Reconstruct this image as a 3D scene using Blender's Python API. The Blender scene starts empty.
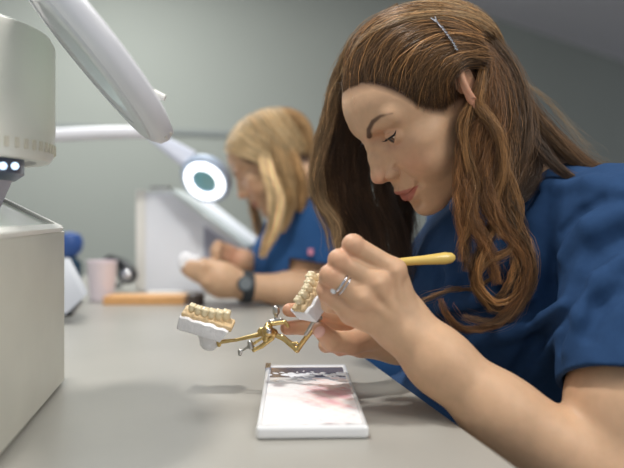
import bpy, math, random, os
import numpy as np
from mathutils import Vector, Matrix

# ------------------------------------------------------------------ basics
CAMZ = 0.94           # camera height above the floor; the bench top is 0.75
F = 650.0
DESK = -0.19          # bench top relative to the camera height
C = bpy.context.scene.collection
rng = np.random.default_rng(7)

def W(px, py, d):
    """a point of the place at distance d in front of the camera"""
    return np.array([(px - 312.0) / F * d, d, (215.0 - py) / F * d + CAMZ])

def V(p):
    return Vector((float(p[0]), float(p[1]), float(p[2])))

# ------------------------------------------------------------------ implicit surface toolkit (metres)
def smin(a, b, k):
    h = np.clip(0.5 + 0.5 * (b - a) / k, 0, 1)
    return b + (a - b) * h - k * h * (1 - h)

def smax(a, b, k):
    return -smin(-a, -b, k)

def ell(P, c, r, R=None):
    q = P - np.asarray(c, np.float32)
    if R is not None:
        q = q @ np.asarray(R, np.float32)      # columns of R are the ellipsoid axes
    r = np.asarray(r, np.float32)
    k0 = np.sqrt(((q / r) ** 2).sum(1)) + 1e-9
    k1 = np.sqrt(((q / (r * r)) ** 2).sum(1)) + 1e-9
    return k0 * (k0 - 1) / k1

def cap(P, a, b, ra, rb):
    a = np.asarray(a, np.float32); b = np.asarray(b, np.float32)
    ab = b - a
    L2 = float((ab * ab).sum()) + 1e-12
    t = np.clip(((P - a) @ ab) / L2, 0, 1)
    d = P - a - t[:, None] * ab
    return np.sqrt((d * d).sum(1)) - (ra + (rb - ra) * t)

def chain(P, pts, rs, k=0.004):
    d = None
    for i in range(len(pts) - 1):
        e = cap(P, pts[i], pts[i + 1], rs[i], rs[i + 1])
        d = e if d is None else smin(d, e, k)
    return d

def box(P, c, h, R=None, rad=0.0):
    q = P - np.asarray(c, np.float32)
    if R is not None:
        q = q @ np.asarray(R, np.float32)
    q = np.abs(q) - (np.asarray(h, np.float32) - rad)
    return np.sqrt((np.maximum(q, 0) ** 2).sum(1)) + np.minimum(q.max(1), 0) - rad

def sdf_arrays(f, lo, hi, h, coarse=4, newton=2):
    lo = np.asarray(lo, np.float64); hi = np.asarray(hi, np.float64)
    nc = np.ceil((hi - lo) / (h * coarse)).astype(int) + 1
    n = nc * coarse
    H = h * coarse
    gx, gy, gz = [lo[i] + (np.arange(nc[i]) + 0.5) * H - 0.5 * h for i in range(3)]
    G = np.stack(np.meshgrid(gx, gy, gz, indexing='ij'), -1).reshape(-1, 3).astype(np.float32)
    D = np.concatenate([f(G[i:i + 400000]) for i in range(0, len(G), 400000)]).reshape(nc)
    near = np.abs(D) < H * 1.9
    Vv = np.repeat(np.repeat(np.repeat(D, coarse, 0), coarse, 1), coarse, 2).astype(np.float32)
    M = np.repeat(np.repeat(np.repeat(near, coarse, 0), coarse, 1), coarse, 2)
    idx = np.argwhere(M)
    P = (lo + idx * h).astype(np.float32)
    vals = np.concatenate([f(P[i:i + 400000]) for i in range(0, len(P), 400000)])
    Vv[idx[:, 0], idx[:, 1], idx[:, 2]] = vals
    del M, G, P
    S = Vv < 0
    cnt = np.zeros(np.array(S.shape) - 1, np.int8)
    for dx in (0, 1):
        for dy in (0, 1):
            for dz in (0, 1):
                cnt += S[dx:S.shape[0] - 1 + dx, dy:S.shape[1] - 1 + dy, dz:S.shape[2] - 1 + dz]
    cells = np.argwhere((cnt > 0) & (cnt < 8))
    vid = -np.ones(cnt.shape, np.int32)
    vid[cells[:, 0], cells[:, 1], cells[:, 2]] = np.arange(len(cells))
    acc = np.zeros((len(cells), 3)); w = np.zeros(len(cells))
    corners = [(x, y, z) for x in (0, 1) for y in (0, 1) for z in (0, 1)]
    cv = {c: Vv[cells[:, 0] + c[0], cells[:, 1] + c[1], cells[:, 2] + c[2]] for c in corners}
    for c0 in corners:
        for ax in range(3):
            if c0[ax] == 0:
                c1 = list(c0); c1[ax] = 1; c1 = tuple(c1)
                a, b = cv[c0], cv[c1]
                m = (a < 0) != (b < 0)
                t = np.where(m, a / np.where(m, a - b, 1), 0)
                p = np.tile(np.array(c0, float), (len(cells), 1)); p[:, ax] = t
                acc += p * m[:, None]; w += m
    P = lo + (cells + acc / w[:, None]) * h
    quads = []
    for ax in range(3):
        o = [(1, 2), (2, 0), (0, 1)][ax]
        sl0 = [slice(None)] * 3; sl1 = [slice(None)] * 3
        sl0[ax] = slice(0, -1); sl1[ax] = slice(1, None)
        E = S[tuple(sl0)] != S[tuple(sl1)]
        e = np.argwhere(E)
        ok = (e[:, o[0]] > 0) & (e[:, o[1]] > 0) & (e[:, o[0]] < S.shape[o[0]] - 1) & (e[:, o[1]] < S.shape[o[1]] - 1)
        e = e[ok]
        def g(d0, d1):
            q = e.copy(); q[:, o[0]] += d0; q[:, o[1]] += d1
            return vid[q[:, 0], q[:, 1], q[:, 2]]
        Q = np.stack([g(-1, -1), g(0, -1), g(0, 0), g(-1, 0)], 1)
        flip = ~S[e[:, 0], e[:, 1], e[:, 2]]
        Q[flip] = Q[flip][:, ::-1]
        quads.append(Q)
    Q = np.concatenate(quads)
    Q = Q[(Q >= 0).all(1)]
    for _ in range(newton):
        Pf = P.astype(np.float32); e = h * 0.25
        d0 = f(Pf)
        g = np.stack([(f(Pf + np.eye(3, dtype=np.float32)[i] * e) - f(Pf - np.eye(3, dtype=np.float32)[i] * e)) / (2 * e) for i in range(3)], 1)
        st = -(d0 / np.maximum((g * g).sum(1), 0.15))[:, None] * g
        l = np.sqrt((st * st).sum(1))[:, None] + 1e-12
        P = P + st * np.minimum(1, 0.7 * h / l)
    return P, Q

def mesh_from(name, P, Q, mat=None, parent=None, cols=None, smooth=True):
    me = bpy.data.meshes.new(name)
    P = np.asarray(P, np.float32); Q = np.asarray(Q, np.int32)
    k = Q.shape[1]
    me.vertices.add(len(P)); me.vertices.foreach_set('co', P.ravel())
    me.loops.add(Q.size); me.loops.foreach_set('vertex_index', Q.ravel())
    me.polygons.add(len(Q))
    me.polygons.foreach_set('loop_start', np.arange(len(Q), dtype=np.int32) * k)
    me.polygons.foreach_set('loop_total', np.full(len(Q), k, np.int32))
    me.update(calc_edges=True)
    if smooth:
        me.polygons.foreach_set('use_smooth', np.ones(len(Q), bool))
    if cols is not None:
        a = me.color_attributes.new('Col', 'FLOAT_COLOR', 'POINT')
        cc = np.ones((len(P), 4), np.float32); cc[:, :cols.shape[1]] = cols
        a.data.foreach_set('color', cc.ravel())
    me.validate()
    o = bpy.data.objects.new(name, me); C.objects.link(o)
    if mat: me.materials.append(mat)
    if parent: adopt(o, parent)
    return o

def sdf_obj(name, f, lo, hi, h, mat, parent=None, colf=None, xf=None, **kw):
    P, Q = sdf_arrays(f, lo, hi, h, **kw)
    cols = colf(P) if colf else None
    if xf is not None: P = xf(P)
    return mesh_from(name, P, Q, mat, parent, cols)

def tag(o, label, cat, group=None, kind=None):
    if label: o['label'] = label
    if cat: o['category'] = cat
    if group: o['group'] = group
    if kind: o['kind'] = kind
    return o

def empty(name, loc=(0, 0, 0)):
    o = bpy.data.objects.new(name, None); C.objects.link(o); o.location = loc
    o.empty_display_size = 0.02
    return o

def adopt(o, parent):
    """parent while keeping world-space mesh coordinates"""
    o.parent = parent
    o.matrix_parent_inverse = parent.matrix_basis.inverted()
    return o

# ------------------------------------------------------------------ materials
def s2l(c):
    c = np.asarray(c, float) / 255.0
    return tuple(np.where(c <= 0.04045, c / 12.92, ((c + 0.055) / 1.055) ** 2.4))

def mat(name, col, rough=0.5, metal=0.0, noise=0.0, nscale=20, bump=0.0, bscale=60, spec=0.5, emit=None, estr=1.0,
        trans=0.0, coat=0.0, sss=0.0, sssr=(0.01, 0.004, 0.002), ior=1.45, vcol=False, alpha=1.0):
    m = bpy.data.materials.new(name); m.use_nodes = True
    nt = m.node_tree; b = nt.nodes['Principled BSDF']
    rgb = tuple(s2l(col)) + (1,)
    b.inputs['Base Color'].default_value = rgb
    b.inputs['Roughness'].default_value = rough
    b.inputs['Metallic'].default_value = metal
    b.inputs['Specular IOR Level'].default_value = spec
    b.inputs['IOR'].default_value = ior
    b.inputs['Transmission Weight'].default_value = trans
    b.inputs['Coat Weight'].default_value = coat
    b.inputs['Alpha'].default_value = alpha
    if sss:
        b.inputs['Subsurface Weight'].default_value = sss
        b.inputs['Subsurface Radius'].default_value = (1, .38, .2)
        b.inputs['Subsurface Scale'].default_value = sssr[0]
    tc = nt.nodes.new('ShaderNodeTexCoord')
    src = None
    if vcol:
        a = nt.nodes.new('ShaderNodeVertexColor'); a.layer_name = 'Col'; src = a.outputs['Color']
    if noise:
        n = nt.nodes.new('ShaderNodeTexNoise'); n.inputs['Scale'].default_value = nscale; n.inputs['Detail'].default_value = 5
        nt.links.new(tc.outputs['Object'], n.inputs['Vector'])
        mr = nt.nodes.new('ShaderNodeMapRange'); mr.inputs['From Min'].default_value = .3; mr.inputs['From Max'].default_value = .7
        mr.inputs['To Min'].default_value = 1 - noise; mr.inputs['To Max'].default_value = 1 + noise
        nt.links.new(n.outputs['Fac'], mr.inputs['Value'])
        vm = nt.nodes.new('ShaderNodeVectorMath'); vm.operation = 'SCALE'
        vm.inputs[0].default_value = rgb[:3]
        if src: nt.links.new(src, vm.inputs[0])
        nt.links.new(mr.outputs['Result'], vm.inputs['Scale'])
        src = vm.outputs['Vector']
    if src: nt.links.new(src, b.inputs['Base Color'])
    if bump:
        n2 = nt.nodes.new('ShaderNodeTexNoise'); n2.inputs['Scale'].default_value = bscale; n2.inputs['Detail'].default_value = 4
        nt.links.new(tc.outputs['Object'], n2.inputs['Vector'])
        bp = nt.nodes.new('ShaderNodeBump'); bp.inputs['Strength'].default_value = bump; bp.inputs['Distance'].default_value = 0.001
        nt.links.new(n2.outputs['Fac'], bp.inputs['Height']); nt.links.new(bp.outputs['Normal'], b.inputs['Normal'])
    if emit:
        b.inputs['Emission Color'].default_value = tuple(s2l(emit)) + (1,)
        b.inputs['Emission Strength'].default_value = estr
    return m

SKIN = mat('skin', (225, 178, 150), rough=.46, sss=.14, sssr=(.006, 0, 0), vcol=True, noise=.05, nscale=90, bump=.25, bscale=900, spec=.4)
# ------------------------------------------------------------------ the head (local frame, cm: x forward, y her left, z up, origin between the ears)
HR = np.array([[-0.73399249, 0.33559396, -0.59045043],
               [-0.25451853, -0.94194877, -0.21898134],
               [-0.62966288, -0.01045008, 0.77679821]])
HT = np.array([0.14647152, 0.75635217, 0.11668312 + CAMZ])
def H2W(P):            # cm local -> world metres
    return (np.asarray(P, float) * 0.0100) @ HR.T + HT
def W2H(P):
    return ((np.asarray(P, float) - HT) @ HR) / 0.0100

EYE = np.array([7.05, 3.1, 2.3]); ER = 1.2
def head_sdf(P):
    P = P.astype(np.float32)
    A = P.copy(); A[:, 1] = np.abs(A[:, 1])              # mirrored
    ax, ay, az = A[:, 0], A[:, 1], A[:, 2]
    d = ell(A, (-.15, 0, 4.4), (8.95, 7.2, 7.5))
    d = smin(d, ell(A, (4.4, 0, 4.9), (4.75, 5.8, 4.7)), 1.5)          # forehead
    d = smin(d, ell(A, (4.3, 0, -1.0), (4.6, 5.6, 6.5)), 1.5)         # middle face
    d = smin(d, cap(A, (0.8, 5.0, -4.2), (6.6, 1.6, -7.0), 1.2, 1.1), 1.8)   # jaw
    d = smin(d, ell(A, (7.35, 0, -7.2), (1.75, 1.9, 1.4)), 1.3)      # chin
    d = smin(d, ell(A, (6.3, 0, -4.0), (3.15, 3.0, 3.1)), 1.5)        # muzzle
    d = smin(d, ell(A, (5.7, 3.3, -1.3), (2.45, 2.3, 2.9)), 1.2)      # cheek
    d = smin(d, ell(A, (4.9, 4.7, 0.4), (2.1, 1.5, 1.3)), 1.2)        # cheekbone
    d = smin(d, cap(A, (8.45, 0.7, 3.95), (7.1, 4.5, 4.3), .75, .75), 1.1)   # brow ridge
    # eye socket, lids
    d = smax(d, -ell(A, (9.1, 2.7, 2.4), (1.6, 1.75, 1.15)), 0.8)
    lid = ell(A, EYE, (ER + .13,) * 3)
    # nose
    n = chain(A, [(8.25, 0, 3.7), (9.0, 0, 2.2), (9.65, 0, 1.0), (10.3, 0, -0.35)], [.8, .66, .62, .68], .5)
    n = smin(n, ell(A, (10.45, 0, -0.95), (.95, .86, .82)), .5)
    n = smin(n, ell(A, (9.35, 1.08, -1.38), (.98, .62, .66)), .24)
    n = smin(n, cap(A, (10.3, 0, -1.5), (9.0, 0, -2.05), .42, .4), .35)
    n = smin(n, cap(A, (8.2, .9, 1.6), (8.7, 1.3, -.6), .6, .6), .9)
    n = smin(n, ell(A, (8.95, 0, -.3), (1.15, 1.15, 1.9)), .5)
    d = smin(d, n, .75)
    d = smin(d, lid, .22)
    d = smax(d, -cap(A, (9.95, .78, -2.15), (9.40, .88, -1.72), .30, .2), .08)  # nostril
    # alar crease / smile fold
    d = smax(d, -chain(A, [(8.95, 2.0, -.9), (8.75, 2.35, -2.2), (8.2, 3.1, -3.6)], [.14, .10, .05], .1), .42)
    d = smax(d, -chain(A, [(9.35, 1.78, -.8), (8.85, 1.95, -1.5), (9.0, 1.5, -2.1)], [.05, .08, .05], .1), .16)
    # lips
    up = chain(A, [(9.35, 0, -3.95), (9.3, .55, -3.85), (8.95, 1.35, -4.1), (8.15, 2.4, -4.15)], [.42, .43, .34, .14], .3)
    lo = chain(A, [(9.05, 0, -5.0), (8.95, .7, -4.98), (8.6, 1.5, -4.8), (8.05, 2.35, -4.2)], [.44, .46, .36, .12], .3)
    d = smin(d, up, .28); d = smin(d, lo, .28)
    d = smax(d, -chain(A, [(9.95, 0, -4.42), (9.75, .5, -4.40), (9.35, 1.2, -4.44), (8.7, 2.2, -4.12), (8.15, 3.0, -3.65)], [.12, .12, .13, .14, .09], .05), .10)
    d = smax(d, -ell(A, (8.95, 0, -6.15), (.55, 1.3, .42)), .6)       # under the lip
    d = smax(d, -cap(A, (10.0, 0, -2.6), (9.9, 0, -3.35), .22, .25), .25)  # philtrum
    d = smax(d, -ell(A, (8.35, 2.9, -4.0), (.35, .35, .5)), .45)    # mouth corner dimple
    # lid slit: downcast eye
    e = A - EYE.astype(np.float32)
    rr = np.sqrt((e * e).sum(1)) + 1e-6
    el = np.arcsin(np.clip(e[:, 2] / rr, -1, 1)); azm = np.arctan2(e[:, 1], np.maximum(e[:, 0], .01))
    s = np.clip((azm + .01) / .84, -1, 1)
    topc = -.02 * (1 - s ** 2) + .04 + .05 * s
    botc = -.66 * (1 - s ** 2) + .03 + .05 * s
    slit = np.maximum(el - topc, botc - el) * ER
    slit = np.maximum(slit, np.abs(rr - ER - .2) - .8)
    slit = np.maximum(slit, -(e[:, 0]))
    slit = np.where(np.abs((azm + .01) / .84) < 1, slit, 1.0)
    d = smax(d, -slit, .05)
    # upper lid crease
    cr = np.abs(el - (topc + .36 + .1 * (1 - s ** 2))) * ER - .03
    cr = np.maximum(np.maximum(cr, np.abs(rr - ER - .22) - .16), np.abs(s) - .9)
    d = smax(d, -cr, .12)
    # neck
    d = smin(d, chain(P, [(-2.2, 0, -1), (-4.0, 0.3, -8), (-6.3, 0.8, -14)], [5.1, 4.5, 4.6], 1.0), 1.6)
    # ears
    Re = ear_rot()
    q = (A - np.array([-.95, 7.05, 1.3], np.float32)) @ Re
    ear = ell(q, (0, 0, 0), (1.75, .42, 2.9))
    tor = (np.sqrt((np.sqrt((q[:, 0] / 1.45) ** 2 + ((q[:, 2] - .15) / 2.65) ** 2) - 1) ** 2 * 2.6 + (q[:, 1] - .35) ** 2) - .34)
    tor = np.maximum(tor, -(q[:, 2] + 1.6 + q[:, 0] * -.6))
    ear = smax(ear, -ell(q, (.2, .75, .2), (1.05, .75, 2.05)), .2)
    ear = smin(ear, tor, .2)
    ear = smin(ear, ell(q, (.1, .15, -2.6), (.8, .35, .9)), .3)
    ear = smax(ear, -ell(q, (.55, .2, -.5), (.5, .7, .8)), .15)
    ear = smin(ear, ell(q, (1.25, .1, -.6), (.45, .35, .6)), .3)
    d = smin(d, ear, .35)
    return d

def ear_rot():
    a, b = math.radians(-10), math.radians(30)
    ry = np.array([[math.cos(a), 0, math.sin(a)], [0, 1, 0], [-math.sin(a), 0, math.cos(a)]])
    rz = np.array([[math.cos(b), -math.sin(b), 0], [math.sin(b), math.cos(b), 0], [0, 0, 1]])
    return (rz @ ry).astype(np.float32)

def gauss(P, c, r):
    q = (P - np.asarray(c)) / np.asarray(r)
    return np.exp(-(q * q).sum(1))

def segd(P, pts):
    d = np.full(len(P), 9e9); tt = np.zeros(len(P)); n = len(pts) - 1
    for i in range(n):
        a = np.asarray(pts[i], float); b = np.asarray(pts[i + 1], float); ab = b - a
        t = np.clip(((P - a) @ ab) / (ab @ ab), 0, 1)
        e = np.linalg.norm(P - a - t[:, None] * ab, axis=1)
        m = e < d; d[m] = e[m]; tt[m] = (i + t[m]) / n
    return d, tt

SK = np.array(s2l((207, 168, 135)))
def mixc(c, col, w):
    w = np.clip(w, 0, 1)[:, None]
    return c * (1 - w) + np.asarray(col) * w
def hairline(A):
    """positive where hair grows (A mirrored local cm)"""
    x, y, z = A[:, 0], A[:, 1], A[:, 2]
    f = np.interp(x, [-10, -6, -1.5, .7, 2.8, 4.2, 5.2, 5.9, 6.5, 6.9, 7.6, 9], [-5, -4, -1, .7, 1.0, 2.5, 4.1, 5.9, 7.2, 8.0, 8.5, 8.8])
    m = (z - f) * .8
    return m
def head_cols(P):
    A = P.copy(); A[:, 1] = np.abs(A[:, 1])
    c = np.tile(SK, (len(P), 1))
    pink = np.array(s2l((214, 138, 116)))
    c = mixc(c, pink, .28 * gauss(A, (7.6, 3.9, -1.2), (2.5, 1.9, 1.9)))
    c = mixc(c, pink, .45 * gauss(A, (11, 0, -1.2), (1.2, 1.3, 1.0)))
    c = mixc(c, s2l((205, 120, 100)), .6 * gauss(A, (-.7, 7.8, .5), (2.3, 1.3, 3.2)))
    c = mixc(c, s2l((196, 142, 118)), .45 * gauss(A, (8.3, 3, 2.9), (1.5, 2.2, .7)))
    c = mixc(c, s2l((190, 135, 115)), .4 * gauss(A, (8.3, 3, 1.2), (1.5, 1.6, .5)))
    # lips
    x, y, z = A[:, 0], A[:, 1], A[:, 2]
    t = np.clip(y / 2.5, 0, 1)
    top = -3.62 - .12 * np.exp(-(y / .25) ** 2) - .75 * t ** 1.8
    bot = -5.42 + 1.0 * t ** 2.2
    top = top + .35 * t ** 2; bot = bot + .35 * t ** 2
    m = np.minimum(top - z, z - bot)
    w = np.clip(m / .12 + .5, 0, 1) * np.clip((2.55 - y) / .15, 0, 1) * (x > 7.4) * (P[:, 2] < 0)
    c = mixc(c, s2l((172, 94, 84)), w * .85)
    # brows
    d, tt = segd(A, [(9.2, 1.3, 3.45), (9.05, 2.1, 4.25), (8.65, 3.2, 4.85), (8.1, 4.3, 5.0), (7.3, 5.4, 4.6)])
    wd = .34 * (1 - tt ** 2 * .75)
    c = mixc(c, s2l((78, 52, 38)), np.clip((wd - d) / .18 + .3, 0, 1) * (.95 - .35 * tt ** 3))
    hl = hairline(A)
    c = mixc(c, s2l((70, 46, 30)), np.clip(hl / 1.3 + .35, 0, 1) * (gauss(A, (-.9, 8.2, 1.3), (2.4, 1.6, 3.4)) < .35))
    return c

def build_head_arrays(h=.085):
    P, Q = sdf_arrays(head_sdf, (-10.5, -9.3, -15), (12.2, 9.3, 13.2), h, coarse=6)
    return P, Q, head_cols(P)
# ------------------------------------------------------------------ the woman in front: body, arms, hands
PX = lambda n, d=.64: n * d / F        # n pixels at distance d, in metres

# near arm (her left), hand holding the brush
LH = dict(
    wrist=W(402, 324, .625), mid=W(439, 361, .612), mid2=W(500, 413, .60), elbow=W(612, 484, .578),
    i=[W(394, 271, .612), W(353, 245, .602), W(345, 262, .624), W(360, 268, .640)],
    m=[W(377, 283, .603), W(339, 260, .600), W(333, 275, .624), W(350, 280, .640)],
    r=[W(362, 297, .601), W(330, 275, .600), W(325, 289, .622), W(341, 296, .636)],
    p=[W(352, 313, .605), W(327, 292, .608), W(329, 305, .626), W(343, 309, .638)],
    t=[W(398, 303, .640), W(388, 283, .658), W(368, 270, .663), W(352, 266, .660)])
FR = dict(i=[.0112, .0096, .0085, .0070], m=[.0114, .0096, .0085, .0070], r=[.0110, .0092, .0080, .0068],
          p=[.0105, .0084, .0073, .0062], t=[.0150, .0125, .0105, .0085])

def left_arm(P):
    L = LH
    d = chain(P, [L['wrist'], L['mid'], L['mid2'], L['elbow']], [.0258, .0275, .0325, .0400], .02)
    pal = None
    for k, rr in (('i', .0125), ('m', .013), ('r', .013), ('p', .0125)):
        e = cap(P, L['wrist'] + (L[k][0] - L['wrist']) * .12, L[k][0] + np.array([0, .004, 0]), .0205, rr)
        pal = e if pal is None else smin(pal, e, .010)
    pal = smin(pal, cap(P, L['wrist'], L['t'][0], .021, .016), .012)
    d = smin(d, pal, .012)
    for k in ('i', 'm', 'r', 'p', 't'):
        f = chain(P, L[k], FR[k], .0022)
        if k != 't':
            f = smin(f, ell(P, L[k][1] + np.array([0, -.001, 0]), (FR[k][1] * 1.0,) * 3), .003)
        d = smin(d, f, .0032 if k != 't' else .008)
    for k in ('i', 'm', 'r'):       # knuckles
        d = smin(d, ell(P, L[k][0] + np.array([-.000, -.0065, .001]), (.008, .005, .008)), .010)
    # tendons and wrist bone
    for k in ('i', 'm', 'r'):
        a = L['wrist'] + (L[k][0] - L['wrist']) * .25 + np.array([0, -.0185, 0]); b = L[k][0] + np.array([0, -.0115, 0])
        d = smin(d, cap(P, a, b, .0012, .0022), .007)
    d = smin(d, ell(P, W(405, 338, .603), (.010, .008, .010)), .014)
    # upper arm
    d = smin(d, chain(P, [L['elbow'], W(620, 405, .60), np.array([.325, .675, CAMZ - .01])], [.040, .045, .043], .02), .014)
    return d

RH = dict(
    wrist=W(398, 340, .725), el=np.array([.20, .93, CAMZ - .135]),
    i=[W(358, 318, .712), W(322, 311, .722), W(303, 310, .712), W(289, 310, .700)],
    m=[W(356, 334, .716), W(322, 326, .726), W(302, 327, .716), W(287, 328, .706)],
    r=[W(357, 341, .716), W(330, 340, .728), W(326, 345, .712), W(336, 346, .700)],
    p=[W(362, 346, .710), W(342, 347, .720), W(340, 349, .708), W(348, 349, .698)],
    t=[W(375, 334, .698), W(352, 343, .684), W(332, 341, .674), W(320, 330, .668)])
FR2 = dict(i=[.0110, .0092, .0085, .0072], m=[.0110, .0092, .0085, .0074], r=[.0105, .0090, .0080, .0070],
           p=[.0095, .0080, .0072, .0062], t=[.0150, .0125, .0108, .0082])
def right_arm(P):
    L = RH
    d = chain(P, [L['wrist'], L['wrist'] * .5 + L['el'] * .5, L['el']], [.026, .031, .042], .02)
    for k in ('i', 'm', 'r', 'p'):
        d = smin(d, cap(P, L['wrist'], L[k][0], .020, .0125), .010)
    d = smin(d, cap(P, L['wrist'], L['t'][0], .020, .016), .012)
    for k in ('i', 'm', 'r', 'p', 't'):
        d = smin(d, chain(P, L[k], FR2[k], .0022), .0045)
    d = smin(d, chain(P, [L['el'], np.array([.255, 1.0, CAMZ + .0])], [.042, .055], .02), .02)
    return d

NSH = np.array([.325, .685, CAMZ - .012]); FSH = np.array([.25, .985, CAMZ - .01])
def trunk(P, g=0.0):
    d = ell(P, (.275, .865, CAMZ - .12), (.135 + g, .165 + g, .175 + g))
    d = smin(d, chain(P, [(.29, .82, CAMZ - .015), (.30, .87, CAMZ - .25), (.37, .89, CAMZ - .47)], [.070 + g, .125 + g, .15 + g], .05), .05)
    d = smin(d, cap(P, (.285, .83, CAMZ - .02), NSH, .062 + g, .050 + g), .04)
    d = smin(d, cap(P, (.27, .86, CAMZ - .02), FSH, .062 + g, .052 + g), .04)
    return d

def skin_cols_world(P):
    c = np.tile(SK, (len(P), 1))
    pink = np.array(s2l((212, 130, 108)))
    for Hn in (LH, RH):
        for k in ('i', 'm', 'r', 'p', 't'):
            for q, w, rr in ((Hn[k][1], .35, .012), (Hn[k][3], .45, .011), (Hn[k][0], .22, .012)):
                c = mixc(c, pink, w * np.exp(-((P - q) ** 2).sum(1) / rr ** 2))
    return c

def build_person():
    hp, hq, hc = build_head_arrays(.085)
    parts = [(H2W(hp), hq, hc)]
    P, Q = sdf_arrays(left_arm, (-.0, .50, CAMZ - .30), (.40, .76, CAMZ + .06), .00125, coarse=6)
    parts.append((P, Q, skin_cols_world(P)))
    P, Q = sdf_arrays(right_arm, (-.04, .64, CAMZ - .2), (.32, 1.07, CAMZ + .06), .0016, coarse=6)
    parts.append((P, Q, skin_cols_world(P)))
    P, Q = sdf_arrays(lambda p: trunk(p), (.08, .6, CAMZ - .64), (.56, 1.08, CAMZ + .13), .005, coarse=4)
    parts.append((P, Q, skin_cols_world(P)))
    off = 0; PP, QQ, CC = [], [], []
    for p, q, c in parts:
        PP.append(p); QQ.append(q + off); CC.append(c); off += len(p)
    return mesh_from('person', np.concatenate(PP), np.concatenate(QQ), SKIN, None, np.concatenate(CC))

# --------- scrub top
def ridge(P, pts, r, k):     # a cloth fold: positive ridge
    return chain(P, pts, [r] * len(pts), .01)

def fbm(P, s, seed):
    """cheap smooth 3-D noise: sum of sines with random directions"""
    g = np.random.default_rng(seed); v = 0
    for i in range(10):
        kx = g.normal(size=3) * s * (1 + i * .22)
        v = v + np.sin(P @ kx.astype(np.float32) + g.uniform(0, 6.28)) / (1 + i * .25)
    return v / 4

def scrub_sdf(P, nofold=False):
    d = trunk(P, .012)
    # the loose front hanging towards the bench
    d = smin(d, ell(P, (.215, .835, CAMZ - .12), (.085, .14, .10)), .05)
    d = smin(d, ell(P, W(418, 405, .80), (.055, .07, .035)), .04)
    # near sleeve
    ax0 = NSH; ax1 = W(621, 388, .598)
    sl = cap(P, ax0, ax1, .062, .0570)
    d = smin(d, sl, .012)
    # far sleeve
    d = smin(d, cap(P, FSH, (.225, .955, CAMZ - .10), .062, .06), .03)
    # folds
    d = d - .0042 * fbm(P * np.array([1, 1, .55], np.float32), 26, 3) - .0020 * fbm(P, 62, 5)
    if nofold: return d
    for pts, r, k in FOLDS:
        e = chain(P, pts, r, .01)
        d = smin(d, e, k)
    for pts, r, k in CREASE:
        e = chain(P, pts, r, .01)
        d = smax(d, -e, k)
    # sleeve opening
    n = (ax1 - ax0); n = n / np.linalg.norm(n)
    near_arm = (P[:, 1] < .70)
    t = (P - ax1.astype(np.float32)) @ n.astype(np.float32)
    inside = cap(P, ax0, ax1 + n * .05, .048, .0515)
    hol = np.maximum(inside, -(t + .05))
    d = np.where(P[:, 1] < .735, smax(np.maximum(d, t), -hol, .002), d)
    # neck opening
    neck = H2W([[-4.6, .4, -9.5]])[0]
    d = smax(d, -ell(P, neck + np.array([-.02, -.0, .0]), (.072, .062, .05)), .006)
    return d
def on_cloth(px, py, inset):
    """the point of the cloth surface seen at (px, py), pushed in by inset"""
    o = np.array([0, 0, CAMZ]); d = W(px, py, 1.0) - o; d = d / np.linalg.norm(d); t = .5
    for _ in range(60):
        v = float(scrub_sdf((o + d * t)[None].astype(np.float32), True)[0])
        t += v * .7
        if abs(v) < .0004 or t > 1.2: break
    return o + d * (t + inset)
def fold(pts, r, k, sink):
    n = len(pts); rr = [1.7 * r * (.45 + .55 * math.sin(math.pi * (i + .5) / n)) for i in range(n)]
    return ([on_cloth(x, y, sink * r) for x, y in pts], rr, k)
FOLDS = [fold(*a) for a in (
    ([(548, 190), (535, 225), (528, 262), (524, 300)], .009, .016, .3),
    ([(425, 322), (448, 306), (478, 300), (505, 302)], .006, .010, .3),
    ([(570, 305), (535, 325), (500, 330), (470, 345)], .006, .012, .3),
    ([(572, 318), (548, 350), (530, 385)], .006, .012, .3),
    ([(622, 262), (596, 282), (578, 318), (568, 350)], .006, .012, .3),
    ([(622, 215), (590, 228), (566, 256)], .006, .014, .3),
    ([(560, 188), (590, 184), (622, 192)], .004, .012, .3),
    ([(440, 345), (462, 358), (480, 372)], .005, .010, .3),
    ([(450, 262), (455, 285), (446, 300)], .005, .010, .3))]
CREASE = [fold(*a) for a in (
    ([(622, 238), (594, 254), (576, 284), (566, 320), (560, 345)], .005, .012, -.5),
    ([(556, 300), (528, 312), (500, 316)], .0035, .010, -.5),
    ([(560, 318), (536, 342), (516, 372)], .0035, .010, -.5),
    ([(540, 196), (522, 228), (512, 262), (508, 290)], .0035, .010, -.5),
    ([(622, 290), (600, 305), (588, 335)], .003, .010, -.5),
    ([(428, 332), (450, 320), (482, 314)], .003, .008, -.5),
    ([(432, 300), (440, 280), (438, 262)], .003, .008, -.5),
    ([(600, 200), (580, 212), (560, 232)], .0025, .008, -.5))]
# ------------------------------------------------------------------ modelling helpers for plain objects
import bmesh
def bm_obj(name, bm, m, parent=None, smooth=True, bevel=0.0, seg=2, auto=True):
    if bevel:
        bmesh.ops.bevel(bm, geom=[e for e in bm.edges if e.calc_face_angle(0) > .5], offset=bevel, segments=seg, profile=.6, affect='EDGES')
    me = bpy.data.meshes.new(name); bmesh.ops.recalc_face_normals(bm, faces=bm.faces); bm.to_mesh(me); bm.free()
    o = bpy.data.objects.new(name, me); C.objects.link(o); me.materials.append(m)
    if smooth:
        for p in me.polygons: p.use_smooth = True
        if auto:
            me.set_sharp_from_angle(angle=math.radians(40))
    if parent: adopt(o, parent)
    return o

def prism(bm, pts, vec):
    """a polygon (world points) swept along vec"""
    a = [bm.verts.new(V(p)) for p in pts]; b = [bm.verts.new(V(np.asarray(p) + np.asarray(vec))) for p in pts]
    bm.faces.new(a); bm.faces.new(b[::-1])
    n = len(pts)
    for i in range(n): bm.faces.new([a[i], b[i], b[(i + 1) % n], a[(i + 1) % n]])

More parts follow.
